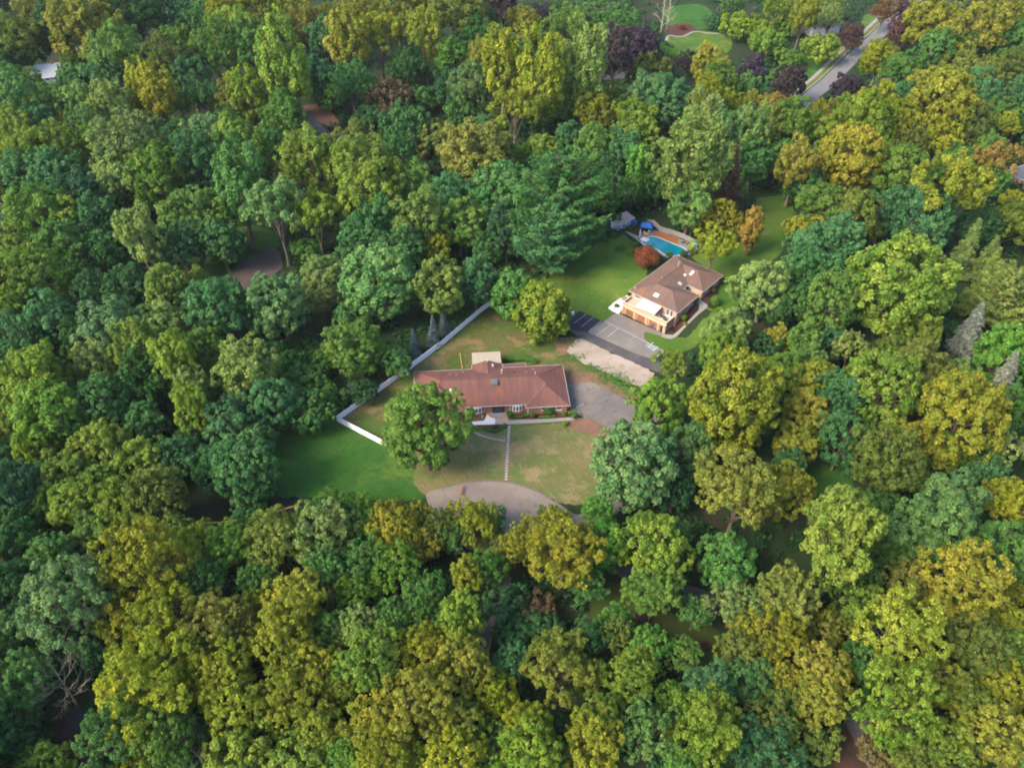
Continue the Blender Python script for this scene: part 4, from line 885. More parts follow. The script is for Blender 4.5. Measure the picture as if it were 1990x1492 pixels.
 (1326,992): """240,300,280,b,F 920,190,330,by,P 880,60,220,w,P 1440,130,370,wt,R 1820,250,280,g,R 1180,220,180,g,R 620,510,290,o,F 300,530,240,w,F 1020,560,250,gy,F 1640,400,390,yo,F 1310,440,230,o,F 560,700,260,yo,F
 350,800,240,og,F 1300,720,400,y,F 860,680,210,o,F 1720,770,300,og,F 1910,640,190,y,F 1930,470,140,y,F 780,930,270,yo,F 540,980,210,yo,F 940,930,140,o,F 780,1120,260,yo,F 420,980,250,g,F 1240,1130,380,yg,F
 1480,1000,260,o,F 1860,990,250,y,F 1640,1120,250,og,F 160,1010,240,t,R 150,1300,370,yg,R 500,1220,250,og,F 480,1410,290,d,F 760,1310,250,og,L 1330,1340,230,gy,F 1560,1380,270,yg,F 1790,1280,310,yo,F
 1900,1430,260,o,F 1360,1450,230,og,F 640,1460,150,d,F 1080,390,190,g,R 1470,560,220,gy,F 1620,620,230,og,F 1880,820,220,gy,F 1050,880,190,g,F 980,1080,190,g,L 620,1080,180,g,F 1130,1420,190,n,L""",
}
# crowns given in whole-photo pixels: x, y, width, colour, kind
SURVEY_WHOLE = "1612,38,48,w,F 1572,40,36,gy,F 12,1140,110,d,R 70,1190,100,d,R 20,1230,90,g,R 110,1140,90,d,R 30,1060,90,d,R 560,790,80,g,L 600,790,80,gy,L 635,768,70,g,L 590,745,80,g,L 640,985,80,g,F 690,985,70,gy,F 1200,1215,70,g,F 1150,1235,80,d,F 1330,1270,70,gy,F 1250,1275,80,yg,F 430,470,90,t,R 400,590,90,t,R 520,590,90,t,R 1260,1030,80,gy,F 1320,1040,70,g,F 750,1010,80,yo,F 805,1005,70,yo,F 850,1020,75,og,F 905,1000,72,y,F 958,1005,58,g,F 1000,1065,70,yo,F 1045,1060,66,yo,F 1095,1050,75,yo,F 700,1030,80,gy,F 625,1015,95,w,F 560,1040,90,gy,F 60,165,50,gy,F 140,130,45,gy,F 95,185,60,g,F 1300,1130,70,gy,F 1350,1190,70,g,F 1440,1200,70,o,F 1310,960,70,d,R 1335,330,150,w,R 1340,395,90,wt,R 1006,572,98,b,B 1060,598,112,yg,B 1390,478,66,y,S"

random.seed(4)
TREES = []           # colour, kind, photo x, y, world base, scale
def plan_tree(u, v, w, c, k):
    me, tr, R, cz = PROTOS[k][0]
    z = cz
    for _ in range(4):
        x, y = at(u, v, z)
        s = scale_at(x, y, z)
        k_ = (w*0.5/s)/R
        z = hz(x, y) + cz*k_
    TREES.append((c, k, u, v, (x, y, hz(x, y)), k_))
for (ox, oy), rows in SURVEY.items():
    for e in rows.split():
        x, y, w, c, k = e.split(',')
        plan_tree(ox + float(x)/2.983, oy + float(y)/2.983, float(w)/2.983*(1.10 if 520 < ox + float(x)/2.983 < 1330 and 430 < oy + float(y)/2.983 < 1010 else 1.06 if oy + float(y)/2.983 < 200 and ox + float(x)/2.983 > 1250 else 1.21), c, SHORT[k])
for e in SURVEY_WHOLE.split():
    x, y, w, c, k = e.split(',')
    plan_tree(float(x), float(y), float(w), c, SHORT[k])

LANDMARKS = [   # photo place, words
 (653,812,'the corner of the white fence'),(972,580,'the far end of the white fence'),(1290,478,'the swimming pool'),(880,720,'the long red-roofed house'),(1385,580,'the brown-roofed house'),
 (985,985,'the cul-de-sac'),(485,535,'the paved clearing in the wood'),(615,255,'the curved lane'),(1640,130,'the far straight road'),(1345,75,'the far garden lawn'),(150,1310,'the bare dead tree'),
 (310,45,'the rusty dead conifer'),(1290,1215,'the shaded lawn with mulch rings'),(945,1220,'the narrow dark path'),(1415,345,'the brown spruce'),(1888,650,'the silvery spruce'),(1495,440,'the grassy glade'),
 (600,900,'the shaded green lawn outside the fence'),(1180,770,'the worn asphalt yard'),(100,140,'the white cottage in the wood'),(965,62,'the short stretch of far road'),(1805,150,'the far brown roof'),
 (1760,530,'the big bright yellow-green maple'),(1635,1040,'the pale-topped poplar'),(15,15,"the photo's top left corner"),(15,740,"the middle of the photo's left edge"),(15,1480,"the photo's bottom left corner"),
 (500,1480,"the left part of the photo's bottom edge"),(995,1480,"the middle of the photo's bottom edge"),(1450,1480,"the right part of the photo's bottom edge"),(1980,1480,"the photo's bottom right corner"),
 (1980,1000,"the lower part of the photo's right edge"),(1980,330,"the upper part of the photo's right edge"),(1980,15,"the photo's top right corner"),(500,15,"the left part of the photo's top edge"),
 (760,170,'the ivy-brown thicket'),(1140,120,'the tall pale poplar below the far road'),(260,350,'the middle of the upper left wood'),(1000,400,'the big layered pine'),(260,1000,'the dark hollow in the left wood'),
 (600,1200,'the sunny olive wood at lower left'),(1640,300,'the golden wood at upper right'),(1700,1250,'the olive wood at lower right')]
ORD = ['nearest','second nearest','third nearest','fourth nearest','fifth nearest','sixth nearest','seventh nearest','eighth nearest']
labels = {}
buckets = {}
for i, (c, k, u, v, base, s) in enumerate(TREES):
    j = min(range(len(LANDMARKS)), key=lambda q: math.hypot(LANDMARKS[q][0]-u, LANDMARKS[q][1]-v))
    buckets.setdefault((c, k, j), []).append((math.hypot(LANDMARKS[j][0]-u, LANDMARKS[j][1]-v), i))
for (c, k, j), members in buckets.items():
    members.sort()
    for r, (d_, i) in enumerate(members):
        u, v = TREES[i][2:4]; dx, dy = u-LANDMARKS[j][0], v-LANDMARKS[j][1]
        side = ('right of' if dx > 0 else 'left of') if abs(dx) > abs(dy) else ('below' if dy > 0 else 'above')
        if len(members) == 1: labels[i] = f"{COLOUR_WORDS[c]} {KIND_WORDS[k][1]} {side} {LANDMARKS[j][2]}"
        else: labels[i] = f"{COLOUR_WORDS[c]} {KIND_WORDS[k][1]} {side} {LANDMARKS[j][2]}, {ORD[min(r,7)]}"
OWN = {(1335,330):'big pale-green tree towering over the pool fence, tallest above the pool',
       (1006,572):'bright-green ball-shaped maple at the far end of the white fence',(1060,598):'yellow-green ball-shaped maple beside the dark end of the parking bays',
       (1390,478):'small golden tree with a pale trunk on the lawn right of the pool'}
counts = {}
for i, (c, k, u, v, base, s) in enumerate(TREES):
    n = counts.get(k, 0); counts[k] = n + 1
    me, tr, R, cz = PROTOS[k][random.randrange(len(PROTOS[k]))]
    root = thing(KIND_WORDS[k][0], OWN.get((round(u), round(v)), labels[i]), KIND_WORDS[k][2], base, random.uniform(0, 6.283), 'trees of the wood')
    s2 = s*random.uniform(0.97, 1.05)
    root.scale = (s2*random.uniform(0.94,1.06), s2*random.uniform(0.88, 1.06), s*random.uniform(0.88, 1.12))
    root.rotation_euler = (random.uniform(-0.06,0.06), random.uniform(-0.06,0.06), root.rotation_euler[2])
    cr = link('crown', me, root)
    q = random.uniform(0.86, 1.16); cl = PALETTE[c]
    cr.color = (cl[0]*q*random.uniform(0.94,1.06), cl[1]*q*random.uniform(0.95,1.05), cl[2]*q*random.uniform(0.8,1.25), 1)
    link('trunk', tr, root)
# the wood goes on beyond the surveyed frame: one mass of crowns
EDGE = []
rr = random.Random(8)
for _ in range(420):
    y = rr.uniform(35, 560); half = 0.622*(y*math.cos(PITCH)+(CAM_Z-9)*math.sin(PITCH))
    if y > 500: x = rr.uniform(-half-40, half+40)
    else: x = rr.choice((-1,1))*(half + rr.uniform(3, 45))
    if all((x-a)**2+(y-b)**2 > 49 for a, b, _ in EDGE): EDGE.append((x, y, rr.uniform(0.75, 1.15)))
def surrounding(k, pts, cl):
    me = PROTOS[k[0]][k[1]][0]; src = bpy.data.objects.new('crown_source', me); src.color = (*PALETTE[cl],1)
    pm_ = bpy.data.meshes.new('surrounding_woodland'); pm_.from_pydata([(x,y,0) for x,y,_ in pts], [], [])
    a = pm_.attributes.new('size','FLOAT','POINT'); a.data.foreach_set('value', [q[2] for q in pts])
    o = link('surrounding_woodland', pm_); structure(o, 'stuff'); o['label'] = f'{COLOUR_WORDS[cl]} crowns of the wood going on beyond the frame'; o.color = src.color
    g = bpy.data.node_groups.new('woodland','GeometryNodeTree'); g.interface.new_socket('Geometry', in_out='INPUT', socket_type='NodeSocketGeometry'); g.interface.new_socket('Geometry', in_out='OUTPUT', socket_type='NodeSocketGeometry')
    gi, go = g.nodes.new('NodeGroupInput'), g.nodes.new('NodeGroupOutput'); io = g.nodes.new('GeometryNodeInstanceOnPoints'); ob_ = g.nodes.new('GeometryNodeObjectInfo'); ob_.inputs['Object'].default_value = src; ob_.inputs['As Instance'].default_value = True
    at2 = g.nodes.new('GeometryNodeInputNamedAttribute'); at2.data_type = 'FLOAT'; at2.inputs['Name'].default_value = 'size'
    rv = g.nodes.new('FunctionNodeRandomValue'); rv.data_type = 'FLOAT_VECTOR'; rv.inputs['Max'].default_value = (0,0,6.28)
    g.links.new(gi.outputs[0], io.inputs['Points']); g.links.new(ob_.outputs['Geometry'], io.inputs['Instance']); g.links.new(at2.outputs['Attribute'], io.inputs['Scale']); g.links.new(rv.outputs['Value'], io.inputs['Rotation']); g.links.new(io.outputs[0], go.inputs[0])
    m_ = o.modifiers.new('woodland','NODES'); m_.node_group = g
for q, (k, cl) in enumerate(((('round',1),'g'),(('fine',2),'yg'),(('round',3),'d'),(('fine',0),'o'))): surrounding(k, EDGE[q::4], cl)
_l = [t['label'] for t in scene.objects if t.get('category')]
print('TREES', len(TREES), counts, 'edge', len(EDGE), 'dup', sorted({x for x in _l if _l.count(x) > 1}))

# ------------------------------------------------------------------ white vinyl fence
VINYL = mat('white_vinyl', (0.622,0.622,0.630), 0.5)
fence = thing('white_fence', 'white vinyl panel fence bending round the yard of the red-roofed house', 'fence')
def fence_run(pts, panel=2.44, hgt=1.75, capm=True):
    P = [np.array(p) for p in pts]; posts = []
    for i in range(len(P)-1):
        L = np.linalg.norm(P[i+1]-P[i]); n = max(1, round(L/panel))
        for k in range(n): posts.append(P[i] + (P[i+1]-P[i])*k/n)
    posts.append(P[-1])
    return posts
def fence_parts(posts, parent, post_mesh, cap_mesh, panel_mesh_unit, first=True):
    for i, p in enumerate(posts):
        if i or first:
            o = link('post', post_mesh, parent); o.location = (p[0], p[1], hz(*p))
            link('post_cap', cap_mesh, o)
        if i < len(posts)-1:
            q = posts[i+1]; d = q-p; L = np.linalg.norm(d)
            o = link('panel', panel_mesh_unit, parent); m = (p+q)/2; o.location = (m[0], m[1], (hz(*p)+hz(*q))/2); o.rotation_euler = (0,0,math.atan2(d[1],d[0])); o.scale = (L/2.44,1,1)
post_m = Mesh().box(-0.065,0.065,-0.065,0.065,0,1.86).data('post', VINYL)
cap_m = Mesh(); cap_m.box(-0.085,0.085,-0.085,0.085,1.862,1.90); cap_m.add([(-0.085,-0.085,1.901),(0.085,-0.085,1.901),(0.085,0.085,1.901),(-0.085,0.085,1.901),(0,0,1.98)],[(0,1,4),(1,2,4),(2,3,4),(3,0,4)])
cap_m = cap_m.data('post_cap', VINYL)
pm = Mesh(); pm.box(-1.15,1.15,-0.04,0.04,0.06,0.20); pm.box(-1.15,1.15,-0.04,0.04,1.66,1.78)
for k in range(13): pm.box(-1.15+k*2.3/13+0.004, -1.15+(k+1)*2.3/13-0.004, -0.018, 0.018, 0.2, 1.66)
pm = pm.data('panel', VINYL)
corner = (655.5,818.7)
runA = fence_run([ground(*corner), ground(757,747), ground(856.7,673.8), ground(936,606), ground(974,579)])
runB = fence_run([ground(*corner), ground(700,842), ground(764,875.5)])
fence_parts(runA, fence, post_m, cap_m, pm); fence_parts(runB, fence, post_m, cap_m, pm, False)

# ------------------------------------------------------------------ grey board fence round the pool
GREYWOOD = mat('grey_boards', (0.165,0.155,0.150), 0.9, scale=2, color2=(0.210,0.195,0.180), bump=0.2)
Pp = lambda *p: [(1140 + x/7.654, 400 + y/7.654) for x, y in p]
def board_fence(pts, label, hgt=1.8):
    f = thing('board_fence', label, 'fence')
    bm_ = Mesh().box(-0.105,0.105,-0.012,0.012,0.05,hgt).data('board', GREYWOOD)
    pst = Mesh().box(-0.06,0.06,-0.06,0.06,0,hgt+0.08).data('post', GREYWOOD)
    P = [np.array(ground(*p)) for p in pts]
    for i in range(len(P)-1):
        d = P[i+1]-P[i]; L = np.linalg.norm(d); a = math.atan2(d[1],d[0]); n = int(L/0.22)
        for k in range(n):
            q = P[i] + d*(k+0.5)/n; o = link('board', bm_, f); o.location = (q[0],q[1],hz(*q)); o.rotation_euler = (0,0,a)
        for k in range(max(2,round(L/2.4)+1)):
            q = P[i] + d*k/max(1,round(L/2.4)); q = q + np.array([-d[1],d[0]])/L*0.08; o = link('post', pst, f); o.location = (q[0],q[1],hz(*q)); o.rotation_euler = (0,0,a)
    return f
board_fence(Pp((890,275),(990,285),(1090,380),(1215,420),(1290,440),(1430,490),(1590,570),(1640,600)), 'grey board fence behind the swimming pool')
board_fence(Pp((140,390),(230,330),(330,270)), 'short grey board fence left of the blue shed')

# ------------------------------------------------------------------ pool, deck and the things around it
sheet('pool_deck', Pp((640,430),(760,470),(830,400),(1010,360),(1300,455),(1560,560),(1660,640),(1520,740),(1200,775),(1060,720),(820,570)), layered('grey_pavers', (0.149,0.127,0.116), [((0.187,0.154,0.138),0.5,0.45,0.62,6,3),((0.110,0.094,0.088),1.2,0.5,0.7,6,8)]), 0.08, 0, 'grey paved deck round the swimming pool')
sheet('pool_terrace', Pp((990,430),(1080,385),(1370,490),(1360,580),(1290,560),(1120,500)), layered('terracotta_deck', (0.211,0.084,0.034), [((0.174,0.068,0.031),0.6,0.45,0.62,5,3)]), 0.12, 0, 'orange-brown deck strip between pool and board fence')
sheet('path', Pp((560,375),(620,395),(780,460),(740,500),(640,440)), CONCRETE, 0.10, 0, 'pale path from the blue shed to the pool')
pool_out = curve_poly([ground(*p) for p in Pp((832,560),(900,500),(960,468),(1040,478),(1250,560),(1440,640),(1462,680),(1440,715),(1330,745),(1180,735),(1060,660))], 6)
zpool = hz(*ground(*Pp((1150,620))[0]))
pool = thing('swimming_pool', 'blue swimming pool with white coping behind the red bush', 'pool')
WATER = mat('pool_water', (0.002,0.099,0.149), 0.05, spec=0.4, scale=0.35, color2=(0.002,0.124,0.178), bump=0.06, bscale=3)
Mesh().prism(pool_out, zpool+0.02, zpool+0.17).build('water', WATER, pool)
pc = band(pool_out, zpool+0.0, zpool+0.24, 0.34); pc.build('coping', mat('pool_coping', (0.312,0.330,0.339), 0.6), pool)
sx, sy = ground(*Pp((868,510))[0])
st = Mesh(); st.box(-1.2,1.2,-0.9,0.9,0.0,0.30); st.box(-0.9,0.9,-0.6,0.6,0.301,0.5); st.box(-0.6,0.6,-0.3,0.3,0.501,0.7)
o = st.build('entry_steps', TRIM, pool); o.location = (sx,sy,zpool+0.05); o.rotation_euler = (0,0,math.radians(-45))
def put(px, up=0.0):
    x, y = ground(*px); return (x, y, hz(x, y)+up)
# blue canopy
bc = thing('pool_canopy', 'bright blue fabric canopy at the head of the swimming pool', 'canopy', put(Pp((890,375))[0]), math.radians(-18))
BLUE = mat('blue_tarpaulin', (0.007,0.059,0.252), 0.55, scale=1.2, color2=(0.014,0.098,0.322))
m = Mesh(); m.add([(-1.9,-1.5,2.1),(1.9,-1.5,2.1),(1.9,1.5,2.1),(-1.9,1.5,2.1),(-1.0,0,2.9),(1.0,0,2.9)], [(0,1,5,4),(1,2,5),(2,3,4,5),(3,0,4)]); m.build('roof', BLUE, bc)
m = Mesh(); [m.box(x0,x1,y0,y1,1.80,2.098) for x0,x1,y0,y1 in ((-1.9,1.9,-1.52,-1.48),(-1.9,1.9,1.48,1.52),(-1.92,-1.88,-1.48,1.48),(1.88,1.92,-1.48,1.48))]; m.build('valance', BLUE, bc)
for sx_ in (-1.8,1.8):
    for sy_ in (-1.4,1.4): Mesh().cyl(sx_,sy_,0,2.1,0.04,sides=8).build('pole', METAL, bc)
# shed
sh = thing('garden_shed', 'pale blue garden shed with a grey sloping roof', 'shed', put(Pp((520,300))[0]), math.radians(38))
SIDING = mat('pale_blue_siding', (0.124,0.186,0.298), 0.7, scale=1.5, color2=(0.155,0.223,0.335))
Mesh().box(-3.3,3.3,-1.6,1.6,-0.2,2.4).build('wall', SIDING, sh)
m = Mesh(); m.add([(-3.7,-2.0,2.42),(3.7,-2.0,2.42),(3.7,2.0,3.0),(-3.7,2.0,3.0),(-3.7,-2.0,2.60),(3.7,-2.0,2.60),(3.7,2.0,3.18),(-3.7,2.0,3.18)], [(3,2,1,0),(4,5,6,7),(0,1,5,4),(1,2,6,5),(2,3,7,6),(3,0,4,7)])
m.build('roof', mat('pale_roof_felt', (0.231,0.220,0.226), 0.8, scale=1, color2=(0.275,0.259,0.259)), sh)
Mesh().box(-3.72,3.72,-2.06,-2.002,2.38,2.62).build('fascia', TRIM, sh)
door(sh, 0.3, -1.62, 0.0, 0.95, 2.0, 0, TRIM, TRIM); window(sh, -2.0, -1.62, 1.0, 0.8, 0.8, 0, 2); window(sh, 2.1, -1.62, 1.0, 0.7, 0.8, 0, 2)
tp = thing('blue_tarpaulin', 'crumpled blue tarpaulin standing at the end of the shed', 'tarpaulin', put(Pp((675,270))[0]), math.radians(38))
rng = np.random.default_rng(5); m = Mesh(); n = 14
for i in range(n):
    for j in range(n):
        a, b = i/(n-1)*2-1, j/(n-1)*2-1
        m.v.append((a*1.2, b*1.3, 2.2*(1-0.55*max(abs(a),abs(b))**3)*(0.9+0.1*rng.uniform()) - (1.2 if max(abs(a),abs(b))>0.98 else 0)))
m.f = [(i*n+j,(i+1)*n+j,(i+1)*n+j+1,i*n+j+1) for i in range(n-1) for j in range(n-1)]
m.build('sheet', BLUE, tp)
# loungers, parasol-like white chair, blue slide
def chair(px, rz, m_, label, name='garden_chair', group=None):
    c = thing(name, label, 'chair', put(px, 0.08), rz, group or 'garden chairs')
    Mesh().box(-0.3,0.3,-0.3,0.3,0.40,0.46).build('seat', m_, c)
    o = Mesh().box(-0.3,0.3,-0.03,0.03,0.0,0.75).build('backrest', m_, c); o.location = (0,0.31,0.44); o.rotation_euler = (-0.25,0,0)
    for x in (-0.26,0.26):
        for y in (-0.26,0.26): Mesh().box(x-0.03,x+0.03,y-0.03,y+0.03,0,0.398).build('leg', m_, c)
        Mesh().box(x-0.03,x+0.03,-0.28,0.28,0.62,0.66).build('armrest', m_, c)
    return c
WHITEPL = mat('white_plastic', (0.450,0.450,0.439), 0.4)
chair(Pp((935,405))[0], 2.4, WHITEPL, 'white garden chair at the foot of the blue canopy')
pr = thing('folded_parasol', 'closed white parasol standing on the deck beside the blue canopy', 'parasol', put(Pp((792,450))[0], 0.08))
Mesh().cyl(0,0,0,0.10,0.35,sides=16).build('base', WHITEPL, pr); Mesh().cyl(0,0,0.101,2.3,0.03,sides=8).build('pole', METAL, pr)
Mesh().tube([(0,0,0.7),(0,0,1.2),(0,0,1.9),(0,0,2.35)],[0.30,0.26,0.18,0.04],12).build('canopy', WHITEPL, pr)
def lounger(px, rz, m_, label):
    c = thing('sun_lounger', label, 'lounger', put(px, 0.12), rz, 'sun loungers by the pool')
    Mesh().box(-0.33,0.33,-1.0,0.3,0.30,0.36).build('seat', m_, c)
    o = Mesh().box(-0.33,0.33,0,0.75,0,0.06).build('backrest', m_, c); o.location = (0,0.31,0.31); o.rotation_euler = (0.7,0,0)
    for x in (-0.28,0.28):
        for y in (-0.9,0.2): Mesh().box(x-0.03,x+0.03,y-0.03,y+0.03,0,0.298).build('leg', m_, c)
lounger(Pp((880,430))[0], 0.9, mat('yellow_wood', (0.45,0.30,0.14), 0.7), 'wooden sun lounger between the blue canopy and the pool')
lounger(Pp((1420,560))[0], 2.2, mat('dark_green_mesh', (0.03,0.07,0.05), 0.7), 'dark green sun lounger at the right end of the orange deck')
lounger(Pp((1500,580))[0], 2.0, mat('dark_brown_mesh', (0.09,0.05,0.04), 0.7), 'dark brown sun lounger near the right end of the pool')
lounger(Pp((1520,690))[0], -0.9, mat('navy_mesh', (0.02,0.045,0.13), 0.7), 'navy sun lounger at the lower right corner of the pool')
sl = thing('inflatable_pool', 'small turquoise paddling pool beside the end of the board fence', 'paddling pool', put(Pp((1620,560))[0], 0.1))
m = Mesh(); ring = [(1.1*math.cos(t),1.1*math.sin(t)) for t in np.linspace(0,2*math.pi,25)[:-1]]
AQUA = mat('turquoise_vinyl', (0.03,0.36,0.52), 0.3)
band(ring, 0.0, 0.55, 0.18).build('ring', AQUA, sl); Mesh().prism(ring, 0.02, 0.35).build('water', mat('paddling_water', (0.05,0.42,0.55), 0.05), sl)

# ------------------------------------------------------------------ walks, steps and stones of the red-roofed house
Z3 = lambda *p: [(900 + x/8.652, 680 + y/8.652) for x, y in p]
def slab(name, px, m_, top, label=None, n=0):
    pts = area(px, n); z = min(hz(*p) for p in pts); mm = Mesh().prism(pts, z-0.05, z+top)
    o = structure(mm.build(name, m_)); 
    if label: o['label'] = label
    return o
slab('walk', Z3((780,1185),(1300,1165),(1860,1135),(1870,1185),(1300,1225),(775,1255)), CONCRETE, 0.13, 'concrete front walk of the red-roofed house')
slab('walk', Z3((535,1110),(700,1095),(770,1180),(775,1255),(540,1255)), layered('stained_concrete', (0.190,0.165,0.149), [((0.149,0.112,0.095),0.8,0.55,0.7,6,4)]), 0.14, 'stained concrete landing before the round steps')
slab('walk', Z3((410,1085),(535,1115),(540,1255),(180,1265),(140,1210),(350,1195)), CONCRETE_WHITE, 0.145, 'bright white concrete flare of the front walk')
sheet('mulch_bed', Z3((830,1080),(1300,1060),(1840,1060),(1850,1140),(1300,1165),(790,1180)), MULCH, 0.09, 0, 'red mulch bed under the right bow window')
sheet('mulch_bed', Z3((50,1090),(400,1080),(350,1190),(140,1205),(40,1150)), layered('dull_bed', (0.072,0.045,0.027), [((0.036,0.045,0.015),0.9,0.45,0.62,5,3)]), 0.09, 0, 'dull bed under the left bow window')
sheet('mulch_bed', Z3((220,1275),(480,1262),(720,1262),(700,1330),(560,1375),(380,1345)), MULCH, 0.09, 3, 'red mulch island below the front landing')
def stones(pts_px, n, label, lo, hi, w):
    pts = curve_poly([ground(*p) for p in pts_px], 8, False); path = thing('stepping_stone_path', label, 'path')
    d = [0]
    for a, b in zip(pts, pts[1:]): d.append(d[-1]+math.hypot(b[0]-a[0], b[1]-a[1]))
    rr = random.Random(3)
    for i in range(n):
        t = d[-1]*(i+0.5)/n; k = max(j for j in range(len(d)) if d[j] <= t); k = min(k, len(pts)-2); f = (t-d[k])/(d[k+1]-d[k]+1e-9)
        x, y = (pts[k][q]+(pts[k+1][q]-pts[k][q])*f for q in (0,1)); ang = math.atan2(pts[k+1][1]-pts[k][1], pts[k+1][0]-pts[k][0])
        L = d[-1]/n*rr.uniform(lo,hi)
        sh_ = [(L/2*sx*rr.uniform(0.85,1), w/2*sy*rr.uniform(0.85,1)) for sx, sy in ((-1,-1),(0,-1.05),(1,-1),(1,1),(0,1.05),(-1,1))]
        o = Mesh().prism(sh_, 0.0, 0.13).build('stone', PAVER, path); o.location = (x, y, hz(x,y)); o.rotation_euler = (0,0,ang+rr.uniform(-0.1,0.1))
PAVER = mat('pale_paver', (0.194,0.181,0.167), 0.85, scale=2, color2=(0.238,0.225,0.211), bump=0.2)
stones([(989.8,827),(987.5,860),(985.5,895),(983.5,934)], 21, 'straight line of pale stepping stones crossing the front lawn', 0.62, 0.75, 0.62)
stones([(918,838),(935,846),(958,853),(982,857)], 13, 'curved line of pale stepping stones right of the big front tree', 0.6, 0.8, 0.5)
# walk and kerbs of the garage house
Y4 = lambda *p: [(1180 + x/7.854, 480 + y/7.854) for x, y in p]
structure(drape('walk', area(Y4((1340,800),(1420,800),(1530,890),(1530,930),(1330,1090),(1170,1250),(1060,1370),(980,1410),(900,1400),(820,1370),(850,1330),(1000,1345),(1130,1240),(1300,1070),(1400,960),(1400,880))), CONCRETE, 0.10))['label'] = 'pale concrete walk up the right side of the garage house'
structure(drape('mulch_bed', area(Y4((1050,1010),(1390,790),(1400,880),(1390,960),(1290,1070),(1120,1240),(990,1330),(880,1300),(905,1180))), MULCH, 0.08))['label'] = 'red mulch bed along the right wall of the garage house'
structure(drape('mulch_bed', area(Y4((1460,800),(1700,560),(1720,640),(1560,760),(1540,900))), MULCH, 0.08))['label'] = 'mulch bed by the far right wall of the garage house'
structure(drape('walk', area(Y4((10,935),(90,860),(190,790),(300,740),(330,760),(240,850),(225,960),(175,1030),(80,990))), CONCRETE_WHITE, 0.12))['label'] = 'pale concrete corner steps left of the garage'
slab('steps', Y4((210,800),(290,735),(330,765),(250,830)), CONCRETE, 0.6, 'steps up to the terrace left of the garage')

# ------------------------------------------------------------------ shrubs and hedges
def bush_mesh(name, rx, ry, rzv, seed, leaf=0.16, dens=1.0, lumps=18, pts=None):
    """clipped or loose shrub: leaf sprays over a lumpy body"""
    rg = np.random.default_rng(seed)
    C, N, T = [], [], []
    if pts is None:
        d = fib(lumps, rg, 0.5); d = d[d[:,2] > -0.5]; cs = d*np.array([rx,ry,rzv])*0.62; rs = np.full(len(cs), min(rx,ry,rzv)*0.52)
        cs = np.vstack([cs, [[0,0,0]]]); rs = np.append(rs, min(rx,ry,rzv)*0.75); zo = rzv*0.92
    else:
        cs = np.array(pts); rs = np.full(len(cs), rx); zo = 0
    for c, r in zip(cs, rs):
        n = int(dens*11*r*r/(leaf*leaf*0.6))
        l = unit(rg.normal(0,1,(n,3))+np.array([0,0,0.35])); C.append(c+l*r*rg.uniform(0.85,1.06,(n,1))); N.append(unit(l+rg.normal(0,0.4,(n,3)))); T.append(np.full(n, rg.uniform(0.2,0.8)))
    C, N, T = np.concatenate(C), np.concatenate(N), np.concatenate(T); C[:,2] += zo
    k = C[:,2] > 0.02; me = leaf_mesh(name, C[k], N[k], leaf, leaf*0.65, T[k], rg)
    return me
def shrub(px, r, h, colour, label, seed, leaf=0.17, name='shrub', ry=None, dens=1.0):
    root = thing(name, label, 'shrub', put(px), random.uniform(0,6), 'garden shrubs')
    o = link('foliage', bush_mesh('foliage', r, ry or r, h/2, seed, leaf, dens), root); c = PALETTE[colour] if isinstance(colour, str) else colour; o.color = (*c,1)
    mm = Mesh()
    for k in range(4):
        t = k*1.57+0.4; mm.tube([(0.05*math.cos(t),0.05*math.sin(t),0),(0.3*r*math.cos(t),0.3*r*math.sin(t),h*0.45)],[0.05,0.02],5)
    mm.build('stem', BARK, root)
    return root
def hedge(pts_px, r, h, colour, label, seed, name='hedge', leaf=0.15):
    pts = curve_poly([ground(*p) for p in pts_px], 6, False); cx, cy = pts[len(pts)//2]
    P3, acc = [], 0
    for a, b in zip(pts, pts[1:]):
        L = math.hypot(b[0]-a[0], b[1]-a[1]); n = max(1, int(L/(r*0.55)))
        for k in range(n):
            f = k/n; P3.append((a[0]+(b[0]-a[0])*f-cx, a[1]+(b[1]-a[1])*f-cy, h-r)); 
            if h > 2.2*r: P3.append((P3[-1][0], P3[-1][1], (h-r)*0.45))
    root = thing(name, label, 'hedge', (cx,cy,hz(cx,cy)), 0, 'garden hedges')
    o = link('foliage', bush_mesh('foliage', r, r, r, seed, leaf, 0.8, pts=P3), root); o.color = (*PALETTE[colour],1)
    mm = Mesh()
    for p in P3[::3]: mm.tube([(p[0],p[1],0),(p[0],p[1],max(0.2,h-r))],[0.03,0.02],4)
    mm.build('stem', BARK, root)
    return root
z3 = lambda x, y: Z3((x,y))[0]
shrub(z3(95,1085), 0.85, 2.0, 'g', 'dark green shrub at the left end of the left bow window', 1)
shrub(z3(785,1130), 0.75, 2.6, 'g', 'upright green shrub left of the right bow window', 2)
hedge(Z3((845,1128),(960,1148),(1090,1110)), 0.35, 0.75, 'b', 'low curved hedge below the right bow window', 3)
shrub(z3(1165,1150), 0.65, 2.6, 'g', 'upright green shrub between bow window and right wing', 4)
shrub(z3(1435,1085), 1.55, 3.0, 'g', 'broad dark green bush before the right wing wall', 5, ry=1.2)
hedge(Z3((1295,1148),(1420,1148),(1550,1135)), 0.42, 0.85, 'b', 'straight low hedge before the right wing', 6)
shrub(z3(1700,1110), 0.6, 1.3, 'g', 'small green shrub near the right corner of the red-roofed house', 7)
shrub(z3(1790,1080), 0.5, 1.2, 'y', 'small yellow shrub at the right corner of the red-roofed house', 8)
shrub(z3(1865,1150), 0.8, 2.6, 'b', 'tall egg-shaped bright green bush at the end of the front walk', 9, dens=1.3)
shrub(z3(1715,1265), 0.85, 1.3, 'by', 'low round yellow bush on the front lawn below the walk', 10)
